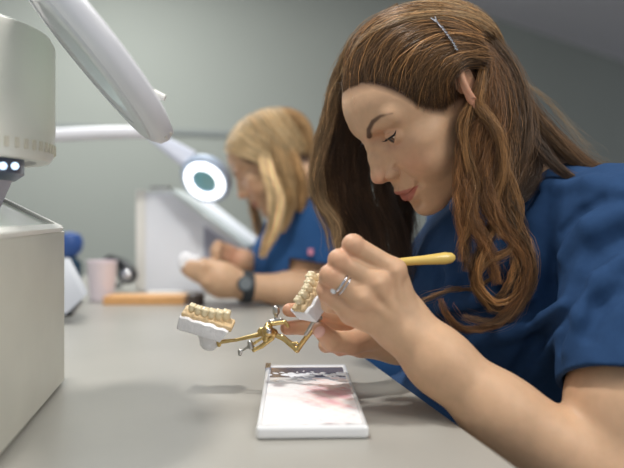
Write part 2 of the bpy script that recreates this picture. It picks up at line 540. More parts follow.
def bx(bm, lo, hi, R=None, o=(0, 0, 0)):
    x0, y0, z0 = lo; x1, y1, z1 = hi
    ps = [(x0, y0, z0), (x1, y0, z0), (x1, y1, z0), (x0, y1, z0)]
    M = Matrix.Identity(3) if R is None else R
    a = [bm.verts.new(M @ Vector(p) + Vector(o)) for p in ps]
    b = [bm.verts.new(M @ Vector((p[0], p[1], z1)) + Vector(o)) for p in ps]
    bm.faces.new(a[::-1]); bm.faces.new(b)
    for i in range(4): bm.faces.new([a[i], a[(i + 1) % 4], b[(i + 1) % 4], b[i]])

def axes(n):
    n = Vector(n).normalized(); u = n.orthogonal().normalized(); return u, n.cross(u), n

def lathe(bm, prof, c, n, seg=64, closed=False):
    """prof: list of (radius, height along n)"""
    u, v, w = axes(n); c = Vector(c); rings = []
    for r, h in prof:
        if r < 1e-6: rings.append([bm.verts.new(c + w * h)])
        else: rings.append([bm.verts.new(c + w * h + (u * math.cos(2 * math.pi * k / seg) + v * math.sin(2 * math.pi * k / seg)) * r) for k in range(seg)])
    rr = list(zip(rings[:-1], rings[1:])) + ([(rings[-1], rings[0])] if closed else [])
    for A, B in rr:
        for k in range(seg):
            k2 = (k + 1) % seg
            if len(A) == 1 and len(B) == 1: continue
            if len(A) == 1: bm.faces.new([A[0], B[k], B[k2]])
            elif len(B) == 1: bm.faces.new([A[k], A[k2], B[0]])
            else: bm.faces.new([A[k], A[k2], B[k2], B[k]])

def tube(bm, pts, rs, seg=16, flat=1.0):
    pts = [Vector(p) for p in pts]
    if not isinstance(rs, (list, tuple)): rs = [rs] * len(pts)
    T0 = (pts[1] - pts[0]).normalized(); u = T0.orthogonal().normalized(); rings = []
    for i, p in enumerate(pts):
        T = (pts[min(i + 1, len(pts) - 1)] - pts[max(i - 1, 0)]).normalized()
        u = (u - T * u.dot(T)).normalized(); v = T.cross(u)
        rings.append([bm.verts.new(p + (u * math.cos(2 * math.pi * k / seg) + v * math.sin(2 * math.pi * k / seg) * flat) * rs[i]) for k in range(seg)])
    for A, B in zip(rings[:-1], rings[1:]):
        for k in range(seg):
            k2 = (k + 1) % seg; bm.faces.new([A[k], A[k2], B[k2], B[k]])
    bm.faces.new(rings[0][::-1]); bm.faces.new(rings[-1])

def N(): return bmesh.new()

# ------------------------------------------------------------------ materials of the place
M = {}
M['wall'] = mat('wall_paint', (160, 164, 158), rough=.8, noise=.02, nscale=2, bump=.1, bscale=200)
M['seam'] = mat('wall_seam', (140, 145, 145), rough=.7)
M['ceil'] = mat('ceiling_paint', (238, 234, 242), rough=.9)
M['floor'] = mat('floor_vinyl', (120, 118, 112), rough=.5, noise=.08, nscale=6)
M['desk'] = mat('desk_laminate', (164, 161, 154), rough=.34, noise=.04, nscale=9, bump=.08, bscale=700, spec=.5)
M['deskedge'] = mat('desk_edge', (120, 118, 114), rough=.5)
M['cream'] = mat('cream_enamel', (238, 235, 226), rough=.35, noise=.02, nscale=8)
M['greymetal'] = mat('pearl_grey_enamel', (208, 206, 194), rough=.42, noise=.05, nscale=12)
M['lilac'] = mat('lilac_grey_plastic', (206, 202, 214), rough=.45)
M['white'] = mat('white_plastic', (222, 222, 228), rough=.35)
M['whiterim'] = mat('white_rim', (236, 234, 228), rough=.3)
M['dark'] = mat('black_plastic', (28, 28, 32), rough=.3)
M['glass'] = mat('lens_glass', (206, 226, 214), rough=.02, trans=1.0, ior=1.5)
M['pane'] = mat('tinted_pane', (190, 196, 186), rough=.12, spec=.8)
M['chrome'] = mat('chrome', (205, 205, 210), rough=.16, metal=1)
M['steel'] = mat('steel', (186, 184, 180), rough=.3, metal=1)
M['brass'] = mat('brass', (206, 178, 120), rough=.3, metal=1, noise=.12, nscale=400)
M['led'] = mat('blue_led', (190, 220, 255), emit=(205, 228, 255), estr=1.6)
M['ring'] = mat('lamp_ring_light', (255, 255, 255), emit=(245, 250, 255), estr=2.6)
M['orange'] = mat('orange_wood', (226, 172, 114), rough=.5, noise=.1, nscale=30)
M['pinkcup'] = mat('cup_plastic', (236, 224, 230), rough=.4)
M['blue'] = mat('blue_plastic', (52, 86, 150), rough=.5)
M['bluegrey'] = mat('hood_plastic', (240, 243, 250), rough=.4)
M['hoodglass'] = mat('hood_glass', (200, 214, 216), rough=.1, trans=.55, ior=1.3)
M['teal'] = mat('lens_teal', (120, 176, 184), rough=.08, spec=.7)
M['plaster'] = mat('white_plaster', (236, 235, 238), rough=.75, noise=.03, nscale=300, bump=.3, bscale=900)
M['gum'] = mat('beige_gum_wax', (212, 184, 142), rough=.5, noise=.12, nscale=350)
M['tooth'] = mat('ceramic_tooth', (224, 208, 172), rough=.28, noise=.05, nscale=500, coat=.3)
M['brush'] = mat('brush_handle_lacquer', (222, 190, 104), rough=.28, coat=.4)
M['scrub'] = mat('navy_blue_scrub_cloth', (40, 68, 106), rough=.85, noise=.05, nscale=150, bump=.35, bscale=1500, spec=.2)
M['scrub_lit'] = mat('brighter_lit_scrub_cloth', (44, 82, 130), rough=.85, spec=.2)  # same scrub blue with the brighter light mixed into its colour
M['eye'] = mat('eyeball', (228, 220, 214), rough=.08)
M['iris'] = mat('brown_iris', (92, 58, 34), rough=.08, coat=.5)
M['pupil'] = mat('black_pupil', (10, 8, 8), rough=.05)
M['lash'] = mat('dark_lashes', (20, 14, 12), rough=.6)
M['nail'] = mat('fingernail', (232, 186, 172), rough=.2, coat=.4)
M['strap'] = mat('dark_watch_strap', (50, 56, 62), rough=.5)

# ------------------------------------------------------------------ the room
def struct(name, o): o.name = name; o['kind'] = 'structure'; return o
b = N()
A0 = np.array([-1.083, 2.74]); A1 = np.array([.67, 3.40]); A2 = np.array([2.294, 4.78])
A00 = A0 + (A0 - A1) * 1.2; A22 = A2 + (A2 - A1) * .6
zt = CAMZ + 1.125
def wallseg(p, q, z0, z1, th=.08):
    b = N(); d = q - p; n = np.array([-d[1], d[0]]) / np.linalg.norm(d) * th
    prism(b, [(p[0], p[1], z0), (q[0], q[1], z0), (q[0], q[1], z1), (p[0], p[1], z1)], (n[0], n[1], 0)); return b
struct('wall_back', bm_obj('wall_back', wallseg(A00, A1, 0, zt), M['wall'], smooth=False))
struct('wall_right', bm_obj('wall_right', wallseg(A1, A22, 0, zt), M['wall'], smooth=False))
dv = (A1 - A00); nn = np.array([dv[1], -dv[0]]) / np.linalg.norm(dv) * .012
b = N(); p = A00 + nn * .0; q = A1 + nn * .0
prism(b, [(p[0], p[1], CAMZ + .362), (q[0], q[1], CAMZ + .362), (q[0], q[1], CAMZ + .384), (p[0], p[1], CAMZ + .384)], (nn[0], nn[1], 0))
struct('trim_1', bm_obj('trim_1', b, M['seam'], smooth=False))
b = N(); bx(b, (-4.5, -1.2, -.05), (5.5, 6.5, 0)); struct('floor', bm_obj('floor', b, M['floor'], smooth=False))
b = N()
prism(b, [(-4.5, 1.9, zt), (5.5, 1.9, zt), (5.5, 6.5, zt), (-4.5, 6.5, zt)], (0, 0, .05)); struct('ceiling', bm_obj('ceiling', b, M['ceil'], smooth=False))

# ------------------------------------------------------------------ workbench
def edgeX(Y): return .153 - .223 * (Y - .488)
wb = empty('workbench', (-.6, 1.2, 0)); tag(wb, 'long grey laminate workbench carrying the tools in front of both women', 'workbench')
b = N()
zd = CAMZ + DESK
poly = [(-1.5, .1), (edgeX(.1) - .0, .1), (edgeX(.3), .3), (edgeX(1.0), 1.0), (-.045, 1.37), (-.13, 1.46), (-.26, 2.05), (-1.5, 2.05)]
prism(b, [(x, y, zd - .03) for x, y in poly], (0, 0, .03))
bm_obj('worktop', b, M['desk'], wb, bevel=.004, seg=3)
for x, y in ((-1.4, .2), (-1.4, 1.95), (-.35, 1.95), (.04, .25)):
    b = N(); bx(b, (x - .03, y - .03, 0), (x + .03, y + .03, zd - .031)); bm_obj('leg', b, M['deskedge'], wb, bevel=.003)

# ------------------------------------------------------------------ porcelain furnace, left
fz = empty('porcelain_furnace', (-.36, .55, zd)); tag(fz, 'cream and grey porcelain furnace with raised drum at the left edge of the bench', 'furnace')
fR = Matrix.Rotation(math.radians(9.3), 3, 'Z'); fo = Vector((-.28, .735, zd))
def fp(x, y, z): return np.array(fR @ Vector((x, y, z)) + fo)
H0 = .171
b = N(); prism(b, [fp(0, 0, 0.004), fp(0, 0, H0), fp(-.19, 0, H0 + .098), fp(-.30, 0, H0 + .098), fp(-.30, 0, .004)], np.array(fR @ Vector((0, -.42, 0))))
bm_obj('body', b, M['greymetal'], fz, bevel=.006, seg=4)
sl = Vector((-.19, 0, .098)).normalized(); nr = Vector((.098, 0, .19)).normalized()
def sp(t, y, h): return np.array(fR @ (Vector((0, y, H0)) + sl * t + nr * h) + fo)
b = N()
prism(b, [sp(.004, -.004, .0005), sp(.205, -.004, .0005), sp(.205, -.016, .0005), sp(.004, -.016, .0005)], np.array(fR @ nr) * .005)
prism(b, [sp(.0, -.016, .0005), sp(.010, -.016, .0005), sp(.010, -.40, .0005), sp(.0, -.40, .0005)], np.array(fR @ nr) * .005)
bm_obj('top_rim', b, M['whiterim'], fz, bevel=.0015)
b = N(); prism(b, [sp(.012, -.018, .0004), sp(.2, -.018, .0004), sp(.2, -.39, .0004), sp(.012, -.39, .0004)], np.array(fR @ nr) * .002)
bm_obj('top_pane', b, M['pane'], fz)
cc = (-.365, .62, 0)
b = N(); z0, z1 = CAMZ + .052, CAMZ + .174
lathe(b, [(0, z0 + .004), (.090, z0 + .004), (.094, z0), (.106, z0), (.110, z0 + .005), (.112, z0 + .03), (.112, z1 - .008), (.108, z1), (.098, z1 + .004), (0, z1 + .006)], (cc[0], cc[1], 0), (0, 0, 1), 96)
drum = bm_obj('firing_drum', b, M['cream'], fz)
b = N()
for k in range(64):
    a = 2 * math.pi * k / 64; r = .1118
    R = Matrix.Rotation(a, 3, 'Z'); bx(b, (r - .001, -.0018, z0 + .008), (r + .0008, .0018, z0 + .017), R, (cc[0], cc[1], 0))
bm_obj('vent_rib', b, mat('tan_vent', (222, 214, 198), rough=.6), fz)['kind'] = 'stuff'
b = N(); lathe(b, [(0, z0 - .018), (.075, z0 - .018), (.083, z0 - .012), (.083, z0 + .004), (0, z0 + .004)], (cc[0], cc[1], 0), (0, 0, 1), 64)
bm_obj('heating_plate', b, mat('blue_grey_plate', (86, 96, 120), rough=.3), fz)
for px_, dd in ((3, .548), (15, .565), (-9, .54)):
    p = W(px_, 166, dd); b = N(); bmesh.ops.create_uvsphere(b, u_segments=16, v_segments=10, radius=.0032, matrix=Matrix.Translation(V(p)))
    bm_obj('led_light', b, M['led'], fz)
b = N(); prism(b, [W(-60, 172, .60), W(-8, 168, .60), W(-26, 208, .60), W(-65, 215, .60)], (0, .05, 0))
bm_obj('lift_arm', b, M['lilac'], fz, bevel=.004)

# ------------------------------------------------------------------ near magnifier lamp
nl = np.array([-.742, -.20, -.642]); nl /= np.linalg.norm(nl)
lc = W(93, 52, .60)
ml = empty('magnifier_lamp', V(lc)); tag(ml, 'white round magnifying lamp, switched off, tilted edge-on above the bench in the foreground', 'lamp')
b = N()
lathe(b, [(.060, .010), (.063, .012), (.096, .010), (.103, .005), (.105, -.002), (.102, -.009), (.090, -.013), (.068, -.014), (.060, -.012)], lc, nl, 96, closed=True)
bm_obj('lamp_head', b, M['white'], ml)
b = N(); lathe(b, [(.072, .0115), (.072, .0128), (.092, .0118), (.092, .010)], lc, nl, 96, closed=True)
bm_obj('diffuser_ring', b, mat('milky_diffuser', (214, 216, 220), rough=.3), ml)
b = N(); lathe(b, [(0, .006), (.035, .0045), (.0625, .0), (.0625, -.003), (.035, -.0075), (0, -.009)], lc, nl, 64)
bm_obj('lens', b, M['glass'], ml)
tip = W(168, 135, .60)
b = N(); bx(b, (-.004, -.006, -.004), (.004, .006, .004), Matrix.Rotation(.8, 3, 'Y'), tip + np.array([-.002, 0, .002])); bm_obj('clip', b, M['whiterim'], ml, bevel=.001)  # added white block, its colour stands in for a bright glint at the tip
b = N(); tube(b, [W(153, 93, .60), W(165, 98, .60)], [.004, .003]); bm_obj('knob', b, M['whiterim'], ml)
b = N(); tube(b, [W(18, -32, .60), W(-30, -90, .62), W(-160, -120, .7)], [.012, .012, .012]); tube(b, [W(-160, -120, .7), (-.66, .72, CAMZ + .1), (-.66, .72, zd + .03)], [.012, .012, .012])
bm_obj('lamp_arm', b, M['white'], ml)
b = N(); lathe(b, [(0, 0), (.05, 0), (.05, .02), (.02, .032), (0, .032)], (-.66, .72, zd), (0, 0, 1), 32); bm_obj('base', b, M['white'], ml)

# ------------------------------------------------------------------ lit magnifier lamp of the woman behind
rc = W(205.5, 180, 1.48); nr2 = np.array([-.25, -.80, -.55]); nr2 /= np.linalg.norm(nr2)
m2 = empty('magnifier_lamp', V(rc)); tag(m2, 'lit ring magnifying lamp glowing white on a long arm before the blonde woman', 'lamp')
b = N(); lathe(b, [(.029, .0), (.029, .006), (.057, .006), (.061, .0), (.059, -.014), (.045, -.022), (.029, -.018)], rc, nr2, 64, closed=True); bm_obj('lamp_head', b, mat('pale_blue_plastic', (168, 184, 206), rough=.4), m2)
b = N(); lathe(b, [(.031, .006), (.031, .010), (.047, .010), (.049, .006)], rc, nr2, 64, closed=True); bm_obj('ring_light', b, M['ring'], m2)
b = N(); lathe(b, [(0, .003), (.0295, .001), (.0295, -.004), (0, -.006)], rc, nr2, 48); bm_obj('lens', b, M['teal'], m2)
b = N(); tube(b, [W(150, 134, 1.50), W(172, 148, 1.49), W(190, 160, 1.49)], [.014, .022, .028], flat=.5); bm_obj('arm_joint', b, mat('pale_joint', (196, 200, 214), rough=.4), m2)
b = N(); tube(b, [W(156, 132, 1.50), W(100, 133, 1.46), W(40, 136, 1.42), W(-60, 140, 1.38)], [.015, .015, .015, .016]); tube(b, [W(-60, 140, 1.38), (-.88, 1.38, zd + .03)], .015); bm_obj('lamp_arm', b, M['white'], m2)
b = N(); lathe(b, [(0, 0), (.05, 0), (.05, .02), (.02, .03), (0, .03)], (-.88, 1.38, zd), (0, 0, 1), 32); bm_obj('base', b, M['white'], m2)

# ------------------------------------------------------------------ dust hood and clutter behind
hd = empty('dust_hood', V(W(190, 285, 1.6))); tag(hd, 'white dust extraction hood with slanted clear lid behind the lit lamp', 'hood')
d = 1.62; zb = zd
fpol = [W(138, 192, d), W(174, 192, d), W(243, 246, d), W(243, 270, d)]
fpol = fpol + [np.array([fpol[3][0], d, zb + .001]), np.array([fpol[0][0], d, zb + .001])]
b = N(); prism(b, fpol, (.03, .25, 0)); bm_obj('body', b, M['bluegrey'], hd, bevel=.004)
b = N(); prism(b, [W(136, 190, d - .006), W(145, 190, d - .006), W(145, 270, d - .006) * [1, 1, 0] + [0, 0, zb + .002], W(136, 270, d - .006) * [1, 1, 0] + [0, 0, zb + .002]], (0, .004, 0)); bm_obj('side_strip', b, M['whiterim'], hd)
b = N(); prism(b, [W(172, 189, d - .01), W(246, 246, d - .01), W(246, 250, d - .01), W(172, 193.5, d - .01)], (.01, .10, 0)); bm_obj('lid', b, mat('pale_green_glass', (232, 240, 240), rough=.15, spec=.7), hd)
b = N(); prism(b, [W(204, 226, d - .004), W(240, 252, d - .004), W(240, 275, d - .004), W(204, 275, d - .004)], (0, .003, 0)); bm_obj('window_panel', b, mat('lilac_panel', (160, 162, 178), rough=.3), hd)
b = N(); prism(b, [W(150, 189.6, d + .02), W(168, 189.6, d + .02), W(168, 186, d + .02), W(150, 186, d + .02)], (0, .05, 0)); bm_obj('handle', b, M['steel'], hd)

def dk(px, py):            # a point on the bench seen at (px, py)
    Y = -DESK * F / (py - 215.0); return np.array([(px - 312) / F * Y, Y, zd])
cp = dk(102, 300)
b = N(); lathe(b, [(0, .001), (.026, .001), (.033, .086), (.034, .088), (.031, .088), (.024, .005), (0, .005)], cp, (0, 0, 1), 40)
tag(bm_obj('plastic_cup', b, M['pinkcup']), 'pale pink plastic cup standing on the bench beside the orange board', 'cup')
b = N(); p = dk(147, 303); bx(b, (-.085, -.03, .0005), (.085, .03, .017), Matrix.Rotation(.02, 3, 'Z'), p); tag(bm_obj('wooden_board', b, M['orange'], bevel=.003), 'flat orange wooden board lying on the bench in front of the white hood', 'board')
bl = empty('blue_bottle', V(dk(69, 292))); tag(bl, 'blue squat bottle with round cap behind the grey furnace body', 'bottle')
p = dk(70, 291); b = N(); lathe(b, [(0, .001), (.026, .001), (.028, .01), (.028, .07), (.014, .085), (.014, .09), (0, .09)], p, (0, 0, 1), 32); bm_obj('body', b, mat('dark_teal_glass', (44, 70, 92), rough=.2), bl)
b = N(); lathe(b, [(0, .088), (.018, .088), (.030, .105), (.032, .125), (.024, .142), (0, .148)], p, (0, 0, 1), 32); bm_obj('cap', b, M['blue'], bl)
# black loupe
lp = empty('head_loupe', V(dk(120, 288))); tag(lp, 'black head loupe with a round shiny lens behind the pink cup', 'loupe')
b = N(); pts = [W(94, 283, 1.60), W(100, 268, 1.62), W(112, 262, 1.62), W(124, 265, 1.60), W(132, 272, 1.57)]; tube(b, pts, [.012, .018, .022, .020, .016], flat=.7); bm_obj('headband', b, M['dark'], lp)
b = N(); lathe(b, [(0, .0), (.022, .0), (.022, .03), (.017, .034), (0, .034)], W(129, 275, 1.58), (.1, -1, .1), 24); bm_obj('barrel', b, M['dark'], lp)
b = N(); lathe(b, [(0, .0345), (.013, .0345), (.009, .038), (0, .040)], W(129, 275, 1.58), (.1, -1, .1), 24); bm_obj('lens', b, M['chrome'], lp)
b = N(); tube(b, [W(100, 268, 1.62), dk(99, 288) + [0, 0, .006], dk(122, 287) + [0, 0, .006]], .006); bm_obj('stand', b, M['dark'], lp)
# tilted white instrument tray just behind the furnace
it = empty('instrument_tray', V(dk(70, 315))); tag(it, 'white tilted instrument tray leaning out from behind the grey furnace', 'tray')
b = N(); prism(b, [W(52, 262, 1.22), W(66, 262, 1.22), W(84, 297, 1.15), W(66, 314, 1.13), W(40, 314, 1.13)], (0, .02, .006)); bm_obj('tray', b, mat('grey_white_plastic', (168, 170, 176), rough=.5), it, bevel=.003)
b = N(); prism(b, [dk(50, 318), dk(72, 316), dk(82, 303), dk(60, 303)], (0, 0, .008)); bm_obj('foot', b, M['dark'], it)
# papers, small jars
for k, (x0, y0, x1, y1, cname, lab) in enumerate([(146, 297.5, 184, 295.6, 'whiterim', 'white folded paper towel at the back of the orange board')]):
    b = N(); prism(b, [dk(x0, y0), dk(x1, y0), dk(x1 - 6, y1), dk(x0 + 4, y1)], (0, 0, .012)); tag(bm_obj('paper_towel', b, M[cname], bevel=.002), lab, 'paper towel')
b = N(); lathe(b, [(0, .001), (.018, .001), (.018, .022), (.012, .026), (0, .026)], dk(196, 305), (0, 0, 1), 24)
tag(bm_obj('plaster_jar', b, mat('brown_jar', (96, 84, 78), rough=.4)), 'small dark brown jar on the bench beneath the blonde woman\'s hands', 'jar')
# ------------------------------------------------------------------ hair
def catmull(pts, M):
    p = np.asarray(pts, float)
    p = np.vstack([2 * p[0] - p[1], p, 2 * p[-1] - p[-2]])
    n = len(p) - 3
    t = np.linspace(0, n, M); i = np.minimum(t.astype(int), n - 1); u = (t - i)[:, None]
    a, b, c, d = p[i], p[i + 1], p[i + 2], p[i + 3]
    return .5 * ((2 * b) + (-a + c) * u + (2 * a - 5 * b + 4 * c - d) * u ** 2 + (-a + 3 * b - 3 * c + d) * u ** 3)

class Hair:
    def __init__(s, M=26): s.M = M; s.S = []; s.R = []; s.K = []
    def add(s, S, R, K): s.S.append(S); s.R.append(R); s.K.append(K)
    def lock(s, pts, rad, n, col, var=.5, amp=.0015, freq=2.0, r=.00018, fly=.07, taper=.5, twist=1.2, flat=.7, seed=None):
        """pts world guide (k,3); rad metres per guide point; n strands"""
        g = np.random.default_rng(seed if seed is not None else len(s.S) + 11)
        M = s.M
        G = catmull(pts, M)
        if np.ndim(rad) == 0: rad = [rad] * len(pts)
        Rr = np.interp(np.linspace(0, 1, M), np.linspace(0, 1, len(rad)), rad)
        T = np.gradient(G, axis=0); T /= np.linalg.norm(T, axis=1)[:, None] + 1e-9
        A = np.cross(T, [0, 1, 0.05]); A /= np.linalg.norm(A, axis=1)[:, None] + 1e-9
        B = np.cross(T, A)
        th = g.uniform(0, 2 * np.pi, n); q = np.minimum(np.abs(g.normal(size=n)) * .62, 1.6)
        # clumping: pull strands to a few sub-centres
        nc = max(2, n // 14); ct = g.uniform(0, 2 * np.pi, nc); cq = np.sqrt(g.uniform(0, 1, nc)); cid = g.integers(0, nc, n)
        u = q * np.cos(th); v = q * np.sin(th); cu = (cq * np.cos(ct))[cid]; cvv = (cq * np.sin(ct))[cid]
        tt = np.linspace(0, 1, M)[None]
        cl = .35 + .5 * tt
        uu = u[:, None] * (1 - cl) + cu[:, None] * cl; vv = v[:, None] * (1 - cl) + cvv[:, None] * cl
        ph = twist * tt * (1 + .3 * g.normal(size=(n, 1)))
        u2 = uu * np.cos(ph) - vv * np.sin(ph); v2 = uu * np.sin(ph) + vv * np.cos(ph)
        cph = g.uniform(0, 6.28, (nc, 2))[cid]; cfr = freq * (1 + .25 * g.normal(size=(nc, 1)))[cid]
        w1 = amp * (np.sin(6.28 * cfr * tt + cph[:, :1]) + (.2 + .7 * g.uniform(size=(n, 1))) * np.sin(6.28 * 2.3 * cfr * tt + g.uniform(0, 6.28, (n, 1)))) * np.clip(tt * 3, 0, 1)
        w2 = amp * (np.cos(6.28 * cfr * tt + cph[:, 1:]) + (.2 + .7 * g.uniform(size=(n, 1))) * np.sin(6.28 * 1.9 * cfr * tt + g.uniform(0, 6.28, (n, 1)))) * np.clip(tt * 3, 0, 1)
        fl = (g.uniform(size=(n, 1)) < fly) * g.normal(size=(n, 1)) * .006 * tt ** 1.2
        fl2 = (g.uniform(size=(n, 1)) < fly) * g.normal(size=(n, 1)) * .006 * tt ** 1.2
        du = u2 * Rr[None] + w1 + fl; dv = v2 * Rr[None] * flat + w2 + fl2
        fz_ = g.normal(size=(n, 1)); w3 = .0007 * np.sin(6.28 * (5 + 3 * fz_) * tt + g.uniform(0, 6.28, (n, 1)))
        du = du + w3
        S = G[None] + du[..., None] * A[None] + dv[..., None] * B[None]
        # different lengths
        ln = 1 - taper * .5 * g.uniform(0, 1, n) ** 2
        idx = ln[:, None] * np.linspace(0, M - 1, M)[None]
        i0 = np.clip(idx.astype(int), 0, M - 2); f = (idx - i0)[..., None]
        S = np.take_along_axis(S, i0[..., None].repeat(3, 2), 1) * (1 - f) + np.take_along_axis(S, (i0 + 1)[..., None].repeat(3, 2), 1) * f
        rr = r * (1 - .6 * tt ** 2) * (.8 + .4 * g.uniform(size=(n, 1)))
        K = np.asarray(col) * np.exp(var * (g.normal(size=(n, 1)) * .7 + g.normal(size=(nc, 1))[cid] * .7))
        s.add(S, rr, K)
    def build(s, name, m, parent=None):
        VV, QQ, CC = [], [], []; off = 0
        for S, R, K in zip(s.S, s.R, s.K):
            N, M, _ = S.shape
            T = np.gradient(S, axis=1); T /= np.linalg.norm(T, axis=2)[..., None] + 1e-9
            A = np.cross(T, np.array([.2, .93, .3])); A /= np.linalg.norm(A, axis=2)[..., None] + 1e-9
            B = np.cross(T, A)
            ring = [S + R[..., None] * (np.cos(a) * A + np.sin(a) * B) for a in (0, 2.094, 4.189)]
            X = np.stack(ring, 2)                      # N M 3 3
            VV.append(X.reshape(-1, 3))
            base = off + (np.arange(N)[:, None] * M + np.arange(M - 1)[None]) * 3
            for k in range(3):
                k2 = (k + 1) % 3
                QQ.append(np.stack([base + k, base + k2, base + 3 + k2, base + 3 + k], -1).reshape(-1, 4))
            kk = K if K.ndim == 3 else np.repeat(K[:, None], M, 1)
            CC.append(np.repeat(kk[:, :, None], 3, 2).reshape(-1, 3))
            off += N * M * 3
        return mesh_from(name, np.concatenate(VV), np.concatenate(QQ), m, parent, np.concatenate(CC))

def hair_mat(name, rough=.33):
    m = mat(name, (255, 255, 255), rough=rough, vcol=True, spec=.75)
    return m

CEN = np.array([-.15, 0, 4.4]); RAD = np.array([9.15, 7.45, 7.75])
def over_skull(h, starts, mids, ends, n, lift, col, var=.42, amp=.09, r=.018, tails=None, Hf=None, jit=.25, seed=1, M=None):
    """strands combed over the skull (local cm): quadratic paths on the unit sphere; starts/mids/ends are matching polylines"""
    g = np.random.default_rng(seed)
    M = h.M
    def samp(pl, t):
        pl = np.asarray(pl, float); x = t * (len(pl) - 1)
        return np.stack([np.interp(x, np.arange(len(pl)), pl[:, k]) for k in range(3)], 1)
    nc = max(3, n // 16)
    ct = g.uniform(0, 1, nc); cid = g.integers(0, nc, n)
    t0 = np.clip(g.uniform(0, 1, n), 0, 1)
    t1 = np.clip(.45 * t0 + .55 * (ct[cid] * .25 + t0 * .75) + g.normal(size=n) * .01, 0, 1)
    a = samp(starts, t0) + g.normal(size=(n, 3)) * jit; b = samp(mids, t1) + g.normal(size=(n, 3)) * jit; c = samp(ends, t1) + g.normal(size=(n, 3)) * jit
    def U(p):
        q = (p - CEN) / RAD; return q / np.linalg.norm(q, axis=1)[:, None]
    a, b, c = U(a), U(b), U(c)
    tt = np.linspace(0, 1, M)[None, :, None]
    bb = 2 * b - .5 * (a + c)
    X = a[:, None] * (1 - tt) ** 2 + bb[:, None] * 2 * tt * (1 - tt) + c[:, None] * tt ** 2
    X /= np.linalg.norm(X, axis=2)[..., None]
    lf = g.uniform(.12, 1, (n, 1)) * lift
    prof = lf * np.sin(np.clip(tt[..., 0] * 2.4, 0, 1.57)) ** 1.0
    wav = amp * np.sin(6.28 * (1.6 * tt[..., 0] + g.uniform(size=(nc, 1))[cid])) + .5 * amp * np.sin(6.28 * (4 * tt[..., 0] + g.uniform(size=(n, 1))))
    Y = CEN + X * RAD + X * (prof + wav * .4)[..., None]
    Y[..., 2] += wav * .8
    S = (H2W(Y.reshape(-1, 3)) if Hf is None else Hf(Y.reshape(-1, 3))).reshape(n, M, 3)
    rr = np.full((n, M), r * .01) * (.8 + .4 * g.uniform(size=(n, 1)))
    rr = rr * np.clip(.35 + tt[..., 0] * 6, 0, 1)
    K = np.asarray(col) * np.exp(var * (g.normal(size=(n, 1)) * .7 + g.normal(size=(nc, 1))[cid] * .8))
    h.add(S, rr, K)
HAIRM = hair_mat('brown_hair')
BR = np.array(s2l((112, 83, 55))); BRD = np.array(s2l((76, 55, 38))); GI = np.array(s2l((164, 120, 74))); ASH = np.array(s2l((158, 130, 95))); AUB = np.array(s2l((134, 93, 56)))

